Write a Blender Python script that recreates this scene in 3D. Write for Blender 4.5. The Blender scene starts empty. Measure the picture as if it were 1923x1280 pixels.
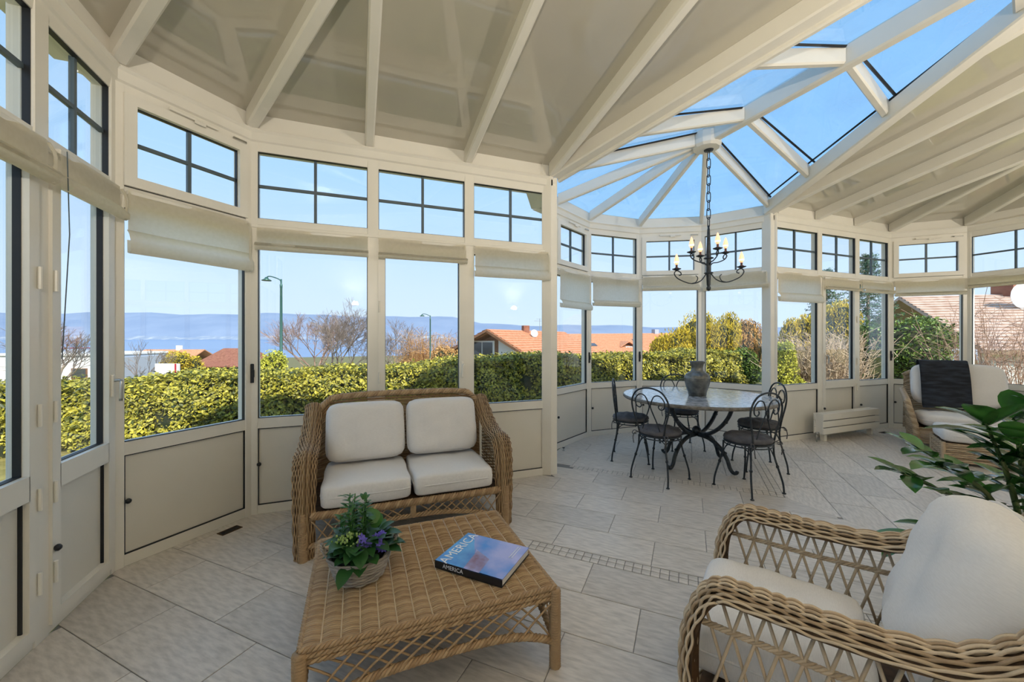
import bpy, bmesh, math, random
import numpy as np
from mathutils import Vector, Matrix
random.seed(7); np.random.seed(7)
PI = math.pi
scene = bpy.context.scene
COL = scene.collection

# ------------------------------------------------------------------ camera
YAW = math.radians(21.2)
CAM = Vector((-1.856, -3.679, 1.40))
cam_d = bpy.data.cameras.new('camera'); cam = bpy.data.objects.new('camera', cam_d); COL.objects.link(cam)
cam.location = CAM; cam.rotation_euler = (PI/2, 0, -YAW)
cam_d.sensor_fit = 'HORIZONTAL'; cam_d.sensor_width = 36; cam_d.lens = 36*748/1923
cam_d.shift_y = -6/1923; cam_d.clip_start = .02; cam_d.clip_end = 40000
scene.camera = cam
# ------------------------------------------------------------------ sky, sun, exposure
world = bpy.data.worlds.new('sky'); scene.world = world; world.use_nodes = True
wn = world.node_tree; wn.nodes.clear()
w_out = wn.nodes.new('ShaderNodeOutputWorld'); w_bg = wn.nodes.new('ShaderNodeBackground')
w_tc = wn.nodes.new('ShaderNodeTexCoord'); w_sep = wn.nodes.new('ShaderNodeSeparateXYZ'); w_ramp = wn.nodes.new('ShaderNodeValToRGB')
wn.links.new(w_tc.outputs['Generated'], w_sep.inputs[0]); wn.links.new(w_sep.outputs['Z'], w_ramp.inputs[0])
wn.links.new(w_ramp.outputs[0], w_bg.inputs[0]); wn.links.new(w_bg.outputs[0], w_out.inputs[0])
r = w_ramp.color_ramp
r.elements[0].position = 0.0; r.elements[0].color = (.66, .80, .97, 1)
r.elements[1].position = 1.0; r.elements[1].color = (.22, .47, .86, 1)
e = r.elements.new(.12); e.color = (.60, .77, .98, 1)
e = r.elements.new(.35); e.color = (.42, .66, .96, 1)
w_bg.inputs[1].default_value = 0.62
sun_d = bpy.data.lights.new('sun', 'SUN'); sun = bpy.data.objects.new('sun', sun_d); COL.objects.link(sun)
sun_d.energy = 3.3; sun_d.angle = math.radians(.6); sun_d.color = (1, .93, .80)
SUN_AZ = Vector((-.2, .98, 0)).normalized(); SUN_EL = math.radians(40)
sdir = Vector((SUN_AZ.x*math.cos(SUN_EL), SUN_AZ.y*math.cos(SUN_EL), -math.sin(SUN_EL)))
sun.rotation_euler = sdir.to_track_quat('-Z', 'Y').to_euler()
vs = scene.view_settings
vs.view_transform = 'Standard'; vs.look = 'None'; vs.gamma = 1; vs.use_curve_mapping = False
vs.exposure = 0.98

# ------------------------------------------------------------------ helpers
class MB:
    """collects geometry, build() links it as one mesh object"""
    def __init__(s): s.v = []; s.f = []
    def add(s, vs_, fs):
        o = len(s.v); s.v.extend([tuple(p) for p in vs_]); s.f.extend([tuple(i+o for i in f) for f in fs]); return s
    def box(s, x0, x1, y0, y1, z0, z1):
        return s.add([(x0,y0,z0),(x1,y0,z0),(x1,y1,z0),(x0,y1,z0),(x0,y0,z1),(x1,y0,z1),(x1,y1,z1),(x0,y1,z1)],
                     [(0,3,2,1),(4,5,6,7),(0,1,5,4),(1,2,6,5),(2,3,7,6),(3,0,4,7)])
    def cbox(s, c, d, rz=0.0, ch=0.0):
        """box about a centre, turned about z, with chamfered upright and top edges"""
        x, y, z = d[0]/2, d[1]/2, d[2]/2; ca, sa = math.cos(rz), math.sin(rz)
        if ch <= 0:
            pts = [(-x,-y,-z),(x,-y,-z),(x,y,-z),(-x,y,-z),(-x,-y,z),(x,-y,z),(x,y,z),(-x,y,z)]
            fs = [(0,3,2,1),(4,5,6,7),(0,1,5,4),(1,2,6,5),(2,3,7,6),(3,0,4,7)]
        else:
            ring = lambda k: [(-x+k,-y),(x-k,-y),(x,-y+k),(x,y-k),(x-k,y),(-x+k,y),(-x,y-k),(-x,-y+k)]
            inn = [(-x+ch,-y+ch),(x-ch,-y+ch),(x-ch,-y+ch),(x-ch,y-ch),(x-ch,y-ch),(-x+ch,y-ch),(-x+ch,y-ch),(-x+ch,-y+ch)]
            pts = [(a,b,-z) for a,b in ring(ch)] + [(a,b,z-ch) for a,b in ring(ch)] + [(a,b,z) for a,b in inn]
            fs = [tuple(range(7,-1,-1))] + [(i,(i+1)%8,(i+1)%8+8,i+8) for i in range(8)] + [(i+8,(i+1)%8+8,(i+1)%8+16,i+16) for i in range(8)] + [tuple(range(16,24))]
        return s.add([(c[0]+a*ca-b*sa, c[1]+a*sa+b*ca, c[2]+h) for a,b,h in pts], fs)
    def prism(s, poly, z0, z1):
        n = len(poly)
        return s.add([(p[0],p[1],z0) for p in poly]+[(p[0],p[1],z1) for p in poly],
                     [tuple(range(n-1,-1,-1)), tuple(range(n,2*n))]+[(i,(i+1)%n,(i+1)%n+n,i+n) for i in range(n)])
    def slab(s, poly3, t):
        """plate: polygon of 3-D points, thickened upwards"""
        n = len(poly3)
        return s.add(list(poly3)+[(p[0],p[1],p[2]+t) for p in poly3],
                     [tuple(range(n-1,-1,-1)), tuple(range(n,2*n))]+[(i,(i+1)%n,(i+1)%n+n,i+n) for i in range(n)])
    def profile(s, prof, x0, x1):
        """closed (y,z) outline swept along x"""
        n = len(prof)
        return s.add([(x0,a,b) for a,b in prof]+[(x1,a,b) for a,b in prof],
                     [tuple(range(n)), tuple(range(2*n-1,n-1,-1))]+[(i,i+n,(i+1)%n+n,(i+1)%n) for i in range(n)])
    def sheet(s, prof, x0, x1, nx=1, wob=None):
        n = len(prof); o = []
        for i in range(nx+1):
            x = x0+(x1-x0)*i/nx
            for k,(a,b) in enumerate(prof): o.append((x, a+(wob(x,k) if wob else 0), b))
        return s.add(o, [(i*n+k,(i+1)*n+k,(i+1)*n+k+1,i*n+k+1) for i in range(nx) for k in range(n-1)])
    def beam(s, a, b, w, d):
        """bar whose underside centre line runs a-b, sides upright"""
        a, b = Vector(a), Vector(b); h = Vector((b.x-a.x, b.y-a.y, 0)).normalized(); q = Vector((-h.y, h.x, 0))*w/2; u = Vector((0,0,d)); c = .012
        pts = []
        for p in (a, b):
            pts += [p-q+Vector((0,0,c)), p-q*(1-2*c/w), p+q*(1-2*c/w), p+q+Vector((0,0,c)), p+q+u, p-q+u]
        return s.add(pts, [(5,4,3,2,1,0),(6,7,8,9,10,11)]+[(i,(i+1)%6,(i+1)%6+6,i+6) for i in range(6)])
    def tube(s, pts, r, n=6, closed=False, cap=True):
        pts = [Vector(p) for p in pts]; m = len(pts)
        if m < 2: return s
        rr = r if callable(r) else (lambda t: r)
        o = len(s.v); nrm = None
        for i, p in enumerate(pts):
            t = (pts[(i+1) % m]-pts[i-1]) if closed else (pts[min(i+1,m-1)]-pts[max(i-1,0)])
            if t.length < 1e-9: t = Vector((0,0,1))
            t.normalize()
            if nrm is None: nrm = t.orthogonal().normalized()
            nrm = nrm - t*nrm.dot(t)
            if nrm.length < 1e-6: nrm = t.orthogonal()
            nrm.normalize(); bn = t.cross(nrm); R = rr(i/(m-1))
            for k in range(n):
                a = 2*PI*k/n; q = p+nrm*(R*math.cos(a))+bn*(R*math.sin(a)); s.v.append((q.x,q.y,q.z))
        for i in range(m if closed else m-1):
            j = (i+1) % m
            for k in range(n):
                k2 = (k+1) % n; s.f.append((o+i*n+k, o+i*n+k2, o+j*n+k2, o+j*n+k))
        if cap and not closed:
            s.f.append(tuple(o+k for k in range(n-1,-1,-1))); s.f.append(tuple(o+(m-1)*n+k for k in range(n)))
        return s
    def lathe(s, prof, n=20, c=(0,0,0)):
        o = len(s.v); m = len(prof)
        for rad, z in prof:
            for k in range(n):
                a = 2*PI*k/n; s.v.append((c[0]+rad*math.cos(a), c[1]+rad*math.sin(a), c[2]+z))
        for i in range(m-1):
            for k in range(n):
                k2 = (k+1) % n; s.f.append((o+i*n+k,o+i*n+k2,o+(i+1)*n+k2,o+(i+1)*n+k))
        s.f.append(tuple(o+k for k in range(n-1,-1,-1))); s.f.append(tuple(o+(m-1)*n+k for k in range(n)))
        return s
    def ball(s, c, r, n=10, sz=1.0):
        m = n//2+1
        return s.lathe([(max(r*math.sin(PI*i/m),.0004), -r*sz*math.cos(PI*i/m)) for i in range(m+1)], n, c)
    def xf(s, M):
        s.v = [tuple(M @ Vector(p)) for p in s.v]; return s
    def mesh(s, name, smooth=False):
        me = bpy.data.meshes.new(name); me.from_pydata(s.v, [], s.f)
        if smooth: me.polygons.foreach_set('use_smooth', [True]*len(me.polygons))
        me.update(); return me
    def build(s, name, m, parent=None, smooth=False, loc=None, **props):
        return link(name, s.mesh(name, smooth), m, parent, loc, **props)

def link(name, me, m, parent=None, loc=None, **props):
    o = bpy.data.objects.new(name, me); COL.objects.link(o)
    if m is not None and not me.materials: me.materials.append(m)
    if parent is not None: o.parent = parent
    if loc is not None: o.location = loc
    for k, v in props.items(): o[k] = v
    return o
def empty(name, loc=(0,0,0), rz=0.0, **props):
    o = bpy.data.objects.new(name, None); COL.objects.link(o); o.empty_display_size = .1
    o.location = loc; o.rotation_euler = (0,0,rz)
    for k, v in props.items(): o[k] = v
    return o
def thing(name, label, cat, loc=(0,0,0), rz=0.0, group=None):
    o = empty(name, loc, rz, label=label, category=cat)
    if group: o['group'] = group
    return o
def tag(o, label, cat, group=None):
    o['label'] = label; o['category'] = cat
    if group: o['group'] = group
    return o
def copy_tree(o, parent=None):
    c = o.copy(); COL.objects.link(c); c.parent = parent
    for ch in list(o.children): copy_tree(ch, c)
    return c
def catmull(pts, n=6, closed=False):
    pts = [Vector(p) for p in pts]; m = len(pts); out = []
    rng = range(m) if closed else range(m-1)
    for i in rng:
        if closed: a, b, c, d = pts[i-1], pts[i], pts[(i+1)%m], pts[(i+2)%m]
        else: a, b, c, d = pts[max(i-1,0)], pts[i], pts[i+1], pts[min(i+2,m-1)]
        for k in range(n):
            t = k/n
            out.append(.5*((2*b)+(c-a)*t+(2*a-5*b+4*c-d)*t*t+(3*b-a-3*c+d)*t**3))
    if not closed: out.append(pts[-1])
    return out
def mesh_np(name, V, Fq, smooth=False):
    """mesh from numpy arrays: V (n,3), Fq (m,k) faces"""
    me = bpy.data.meshes.new(name); k = Fq.shape[1]
    me.vertices.add(len(V)); me.vertices.foreach_set('co', V.astype(np.float32).ravel())
    me.loops.add(Fq.size); me.loops.foreach_set('vertex_index', Fq.astype(np.int32).ravel())
    me.polygons.add(len(Fq)); me.polygons.foreach_set('loop_start', np.arange(0, Fq.size, k, dtype=np.int32))
    me.polygons.foreach_set('loop_total', np.full(len(Fq), k, dtype=np.int32))
    if smooth: me.polygons.foreach_set('use_smooth', np.ones(len(Fq), dtype=bool))
    me.update(calc_edges=True); me.validate(); return me
def leaf_mesh(name, P, size, up=.4, aspect=.55, nrm=None, jitter=1.0, upright=False):
    """thousands of bent leaves at the points P: four-cornered blades folded along the middle"""
    n = len(P); rnd = np.random.normal
    d = rnd(size=(n,3)); d[:,2] += up
    if nrm is not None: d = d*jitter*.6+nrm
    d /= np.linalg.norm(d, axis=1)[:,None]
    a = np.cross(d, rnd(size=(n,3))); a /= np.linalg.norm(a, axis=1)[:,None]
    if upright:
        a = rnd(size=(n,3))*.45; a[:,2] += 1.0; a /= np.linalg.norm(a, axis=1)[:,None]
        d = np.cross(a, rnd(size=(n,3))); d /= np.linalg.norm(d, axis=1)[:,None]
    b = np.cross(d, a)
    L = (size*np.random.uniform(.6,1.25,n))[:,None]; W = L*aspect
    V = np.stack([P-a*L*.5, P+b*W*.5+d*L*.10, P+a*L*.5-d*L*.08, P-b*W*.5+d*L*.10], axis=1).reshape(-1,3)
    i = np.arange(n)*4
    F = np.concatenate([np.stack([i,i+1,i+2],1), np.stack([i,i+2,i+3],1)])
    return mesh_np(name, V, F)

# ------------------------------------------------------------------ materials
def _n(nt, t, **kw):
    nd = nt.nodes.new('ShaderNode'+t)
    for k, v in kw.items(): setattr(nd, k, v)
    return nd
def mat(name, col, rough=.5, col2=None, scale=8.0, detail=4.0, stretch=(1,1,1), bump=0.0, bscale=None, metal=0.0, spec=.5, lo=.35, hi=.65,
        rand=0.0, island=False, transl=0.0, emit=None, coat=0.0, coords='Object', rotz=None):
    m = bpy.data.materials.new(name); m.use_nodes = True; nt = m.node_tree; b = nt.nodes['Principled BSDF']; out = nt.nodes['Material Output']
    b.inputs['Roughness'].default_value = rough; b.inputs['Metallic'].default_value = metal
    b.inputs['Specular IOR Level'].default_value = spec; b.inputs['Coat Weight'].default_value = coat
    c = tuple(col)+(1,); src = None
    tc = _n(nt,'TexCoord'); mp = _n(nt,'Mapping'); mp.inputs['Scale'].default_value = stretch
    if rotz is not None: mp.vector_type = 'TEXTURE'; mp.inputs['Rotation'].default_value = (0,0,rotz)
    nt.links.new(tc.outputs[coords], mp.inputs[0])
    if col2 is not None:
        nz = _n(nt,'TexNoise'); nz.inputs['Scale'].default_value = scale; nz.inputs['Detail'].default_value = detail
        nt.links.new(mp.outputs[0], nz.inputs['Vector'])
        rp = _n(nt,'ValToRGB'); rp.color_ramp.elements[0].position = lo; rp.color_ramp.elements[1].position = hi
        rp.color_ramp.elements[0].color = c; rp.color_ramp.elements[1].color = tuple(col2)+(1,)
        if island:
            g = _n(nt,'NewGeometry'); mx = _n(nt,'Math', operation='MULTIPLY_ADD'); mx.inputs[1].default_value = .75; ad = _n(nt,'Math', operation='MULTIPLY'); ad.inputs[1].default_value = .45
            nt.links.new(nz.outputs[0], ad.inputs[0]); nt.links.new(g.outputs['Random Per Island'], mx.inputs[0]); nt.links.new(ad.outputs[0], mx.inputs[2])
            nt.links.new(mx.outputs[0], rp.inputs[0])
        else: nt.links.new(nz.outputs[0], rp.inputs[0])
        src = rp.outputs[0]
    if rand > 0:
        oi = _n(nt,'ObjectInfo'); hs = _n(nt,'HueSaturation'); mr = _n(nt,'MapRange'); mr.inputs[3].default_value = 1-rand; mr.inputs[4].default_value = 1+rand
        nt.links.new(oi.outputs['Random'], mr.inputs[0]); nt.links.new(mr.outputs[0], hs.inputs['Value'])
        if src is None: hs.inputs['Color'].default_value = c
        else: nt.links.new(src, hs.inputs['Color'])
        src = hs.outputs[0]
    if src is None: b.inputs['Base Color'].default_value = c
    else: nt.links.new(src, b.inputs['Base Color'])
    if bump > 0:
        nb = _n(nt,'TexNoise'); nb.inputs['Scale'].default_value = bscale or scale*3; nb.inputs['Detail'].default_value = 3
        nt.links.new(mp.outputs[0], nb.inputs['Vector']); bp = _n(nt,'Bump'); bp.inputs['Strength'].default_value = bump; bp.inputs['Distance'].default_value = .01
        nt.links.new(nb.outputs[0], bp.inputs['Height']); nt.links.new(bp.outputs[0], b.inputs['Normal'])
    if emit:
        b.inputs['Emission Color'].default_value = tuple(emit[0])+(1,); b.inputs['Emission Strength'].default_value = emit[1]
    if transl > 0:
        tl = _n(nt,'BsdfTranslucent'); ms = _n(nt,'MixShader'); ms.inputs[0].default_value = transl
        if src is None: tl.inputs[0].default_value = c
        else: nt.links.new(src, tl.inputs[0])
        nt.links.new(b.outputs[0], ms.inputs[1]); nt.links.new(tl.outputs[0], ms.inputs[2]); nt.links.new(ms.outputs[0], out.inputs[0])
    return m
def schlick(nt):
    lw = _n(nt,'LayerWeight'); lw.inputs[0].default_value = .5
    pw = _n(nt,'Math', operation='POWER'); pw.inputs[1].default_value = 5
    ma = _n(nt,'Math', operation='MULTIPLY_ADD'); ma.inputs[1].default_value = .93; ma.inputs[2].default_value = .025
    nt.links.new(lw.outputs['Facing'], pw.inputs[0]); nt.links.new(pw.outputs[0], ma.inputs[0]); return ma.outputs[0]
def glass(name, tint, rough=0.0, frost=0.0, refl=1.0):
    m = bpy.data.materials.new(name); m.use_nodes = True; nt = m.node_tree; nt.nodes.clear()
    out = _n(nt,'OutputMaterial'); tr = _n(nt,'BsdfTransparent'); gl = _n(nt,'BsdfGlossy'); mx = _n(nt,'MixShader'); fr = schlick(nt)
    tr.inputs[0].default_value = tuple(tint)+(1,); gl.inputs['Roughness'].default_value = rough; gl.inputs['Color'].default_value = (refl,refl,refl,1)
    nt.links.new(fr, mx.inputs[0]); nt.links.new(tr.outputs[0], mx.inputs[1]); nt.links.new(gl.outputs[0], mx.inputs[2])
    last = mx.outputs[0]
    if frost > 0:
        tc = _n(nt,'TexCoord'); nz = _n(nt,'TexNoise'); nz.inputs['Scale'].default_value = 2.2; nz.inputs['Detail'].default_value = 8
        nt.links.new(tc.outputs['Object'], nz.inputs['Vector']); rp = _n(nt,'ValToRGB'); rp.color_ramp.elements[0].position = .45; rp.color_ramp.elements[1].position = .75
        rp.color_ramp.elements[0].color = (0,0,0,1); rp.color_ramp.elements[1].color = (frost,frost,frost,1)
        tl = _n(nt,'BsdfTranslucent'); tl.inputs[0].default_value = (.85,.92,1,1); m2 = _n(nt,'MixShader')
        nt.links.new(nz.outputs[0], rp.inputs[0]); nt.links.new(rp.outputs[0], m2.inputs[0]); nt.links.new(last, m2.inputs[1]); nt.links.new(tl.outputs[0], m2.inputs[2]); last = m2.outputs[0]
    nt.links.new(last, out.inputs[0]); return m

M = {}
M['frame'] = mat('cream_white_paint', (.84,.80,.71), .30, (.87,.83,.745), 3, rand=0.02)
M['panel'] = mat('cream_panel', (.77,.73,.64), .42, (.80,.76,.67), 2.0, bump=.05, bscale=160)
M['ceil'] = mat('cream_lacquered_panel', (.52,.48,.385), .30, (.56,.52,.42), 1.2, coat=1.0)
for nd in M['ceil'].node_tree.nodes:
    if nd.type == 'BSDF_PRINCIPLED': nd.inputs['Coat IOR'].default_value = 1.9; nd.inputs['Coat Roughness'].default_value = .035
M['gasket'] = mat('black_rubber', (.012,.013,.016), .5)
M['bar'] = mat('slate_grey_bar', (.09,.125,.15), .45)
M['pane'] = glass('window_glass', (.965,.98,.985))
M['roofglass'] = glass('roof_glass', (.80,.91,.97), frost=.35)
M['metal'] = mat('satin_metal', (.55,.54,.52), .3, metal=1.0)
M['black'] = mat('black_plastic', (.015,.015,.017), .35)
M['blind'] = mat('cream_linen', (.90,.86,.76), .85, (.94,.90,.81), 40, transl=.7, bump=.15, bscale=300)
M['tile'] = mat('travertine_tile', (.53,.475,.41), .33, (.74,.67,.59), 11, 9, stretch=(1,.22,1), bump=.06, bscale=30, rand=.09, lo=.30, hi=.62, rotz=-PI/4)
M['tile_m'] = mat('travertine_tile_turned', (.53,.475,.41), .33, (.74,.67,.59), 11, 9, stretch=(1,.22,1), bump=.06, bscale=30, rand=.09, lo=.30, hi=.62, rotz=PI/4)
M['grout'] = mat('grey_grout', (.25,.235,.215), .85)
M['plaster'] = mat('white_plaster', (.80,.77,.70), .8, bump=.1, bscale=60)
M['wicker'] = mat('honey_rattan', (.25,.135,.055), .5, (.56,.385,.21), 35, 5, bump=.2, bscale=200, island=True, lo=.1, hi=.95)
M['wicker2'] = mat('pale_rattan', (.30,.19,.095), .5, (.70,.55,.37), 35, 5, bump=.2, bscale=200, island=True, lo=.1, hi=.95)
M['wickdark'] = mat('dark_rattan', (.07,.038,.016), .7, (.13,.07,.03), 30)
M['cushion'] = mat('white_linen', (.80,.77,.74), .9, (.85,.82,.79), 60, stretch=(1,6,1), bump=.12, bscale=260)
M['iron'] = mat('black_wrought_iron', (.022,.027,.033), .42, (.05,.058,.066), 30, bump=.25, bscale=90, metal=.35)
M['pad'] = mat('grey_suede', (.085,.08,.085), .85, (.13,.125,.13), 14, bump=.1, bscale=120)
# ------------------------------------------------------------------ plan of the room (metres, x along the long glazed wall, y outwards)
P0, P1, P2 = (-3.22,-.58), (-2.64,0.0), (0.0,0.0)
Q0, Q1, Q2, Q3, Q4 = (.44,.762), (1.202,1.202), (2.082,1.202), (2.844,.762), (3.284,0.0)
Q5, Q6 = (5.924,0.0), (6.546,-.622)
YB = -5.2                                   # wall of the house
A_POLY = [(P0[0],YB),(Q6[0],YB),Q6,Q5,P1,P0]
B_POLY = [(0.0,YB),(3.284,YB),Q4,Q3,Q2,Q1,Q0,P2]
def clip(poly, conv):
    """Sutherland-Hodgman against a convex counter-clockwise outline"""
    out = list(poly)
    for i in range(len(conv)):
        a, b = conv[i], conv[(i+1) % len(conv)]; inp, out = out, []
        f = lambda p: (b[0]-a[0])*(p[1]-a[1])-(b[1]-a[1])*(p[0]-a[0])
        for j in range(len(inp)):
            p, q = inp[j], inp[(j+1) % len(inp)]; fp, fq = f(p), f(q)
            if fp >= 0: out.append(p)
            if (fp >= 0) != (fq >= 0):
                t = fp/(fp-fq); out.append((p[0]+(q[0]-p[0])*t, p[1]+(q[1]-p[1])*t))
        if not out: return []
    return out
def area(p): return abs(sum(p[i][0]*p[(i+1)%len(p)][1]-p[(i+1)%len(p)][0]*p[i][1] for i in range(len(p))))/2

# ------------------------------------------------------------------ floor: grout bed and diagonal tiles, mirrored at the middle of the bay
floor = MB().prism(A_POLY, -.14, -.004).build('floor', M['grout'], kind='structure')
MB().prism([P2,Q4,Q3,Q2,Q1,Q0], -.14, -.004).build('floor_bed', M['grout'], floor)
R2 = math.sqrt(.5); XM = 1.642
TL, TW, G = .638, .317, .004
def st(s, t): return ((s+t)*R2, (t-s)*R2)
def tile_mesh(poly, name='tile'):
    c = (sum(p[0] for p in poly)/len(poly), sum(p[1] for p in poly)/len(poly)); n = len(poly)
    inn = []
    for p in poly:
        d = math.hypot(p[0]-c[0], p[1]-c[1]) or 1
        inn.append((p[0]+(c[0]-p[0])*.004/d, p[1]+(c[1]-p[1])*.004/d))
    mb = MB(); mb.add([(p[0]-c[0],p[1]-c[1],-.006) for p in poly]+[(p[0]-c[0],p[1]-c[1],-.0012) for p in poly]+[(p[0]-c[0],p[1]-c[1],0) for p in inn],
        [(i,(i+1)%n,(i+1)%n+n,i+n) for i in range(n)]+[(i+n,(i+1)%n+n,(i+1)%n+2*n,i+2*n) for i in range(n)]+[tuple(range(2*n,3*n))])
    return mb.mesh(name), c
rows = []
t = -1.443
ph = .115
k = 0
while t > -7.5:
    rows.append((t-TW, t, (.115, .429)[k % 2])); t -= TW; k += 1
t = -1.335; k = 0; strip2 = None
while t < 5.2:
    rows.append((t, t+TW, (.445, .127)[k % 2])); t += TW; k += 1
    if k == 5: strip2 = t; t += .105
    if t > 1.6 and k > 14: break
full_me = {}
tile_count = 0
for side in (0, 1):
    half = [(-9,-9),(XM,-9),(XM,9),(-9,9)]
    for (t0, t1, phase) in rows:
        s = phase - 12*TL
        while s < 9:
            q = [st(s+G/2,t0+G/2), st(s+TL-G/2,t0+G/2), st(s+TL-G/2,t1-G/2), st(s+G/2,t1-G/2)]
            s += TL
            c0 = (sum(p[0] for p in q)/4, sum(p[1] for p in q)/4)
            if c0[0] < -4.2 or c0[0] > 2.4 or c0[1] < -5.8 or c0[1] > 1.8: continue
            q2 = clip(q, half)
            if not q2: continue
            if side: q2 = [(2*XM-p[0], p[1]) for p in reversed(q2)]
            # stop at the walls
            if max(p[1] for p in q2) > 0 and -.05 < sum(p[0] for p in q2)/len(q2) < 3.33: q3 = clip(q2, B_POLY)
            else: q3 = clip(q2, A_POLY)
            if len(q3) < 3 or area(q3) < .004: continue
            if len(q3) == 4 and abs(area(q3)-(TL-G)*(TW-G)) < 1e-5:
                if side not in full_me: full_me[side] = tile_mesh(q3)[0]
                c = (sum(p[0] for p in q3)/4, sum(p[1] for p in q3)/4); me = full_me[side]
            else: me, c = tile_mesh(q3)
            link('tile', me, M['tile_m' if side else 'tile'], floor, (c[0],c[1],0)); tile_count += 1
# the mosaic strip: two rows of small squares; beyond the sofa corner a plain narrow strip goes on
mos = MB().cbox((0,0,-.003), (.0475,.0475,.006), PI/4, .0015).mesh('mosaic_tile')
mos.materials.append(M['tile'])
rest = MB()
n_m = 0
for side in (0, 1):
    for tt in (-1.443, strip2):
        for j in range(2):
            for i in range(-30, 90):
                s = .34+i*.0515; c = st(s, tt+.0265+j*.052)
                if c[0] > XM+(.022 if not side else -.022): continue
                if i < 0 and tt < 0: continue
                if tt > 0 and c[0] < .3: continue
                x = 2*XM-c[0] if side else c[0]
                sq = [(x-.034,c[1]),(x,c[1]-.034),(x+.034,c[1]),(x,c[1]+.034)]
                reg = B_POLY if c[1] > -.04 and -.05 < x < 3.33 else A_POLY
                if area(clip(sq, reg) or [(0,0)]*3) < .0022: continue
                if tt < 0 and n_m < 300: link('mosaic_tile', mos, M['tile'], floor, (x, c[1], 0)); n_m += 1
                else: rest.cbox((x,c[1],-.003), (.0475,.0475,.006), PI/4, .0015)
    q = [st(-6,-1.441), st(.31,-1.441), st(.31,-1.337), st(-6,-1.337)]
    if side: q = [(2*XM-p[0], p[1]) for p in reversed(q)]
    q = clip(q, A_POLY); me, c = tile_mesh(q, 'narrow_tile'); link('narrow_tile', me, M['tile'], floor, (c[0],c[1],0))
rest.build('mosaic_field', M['tile'], floor, kind='stuff')

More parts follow.
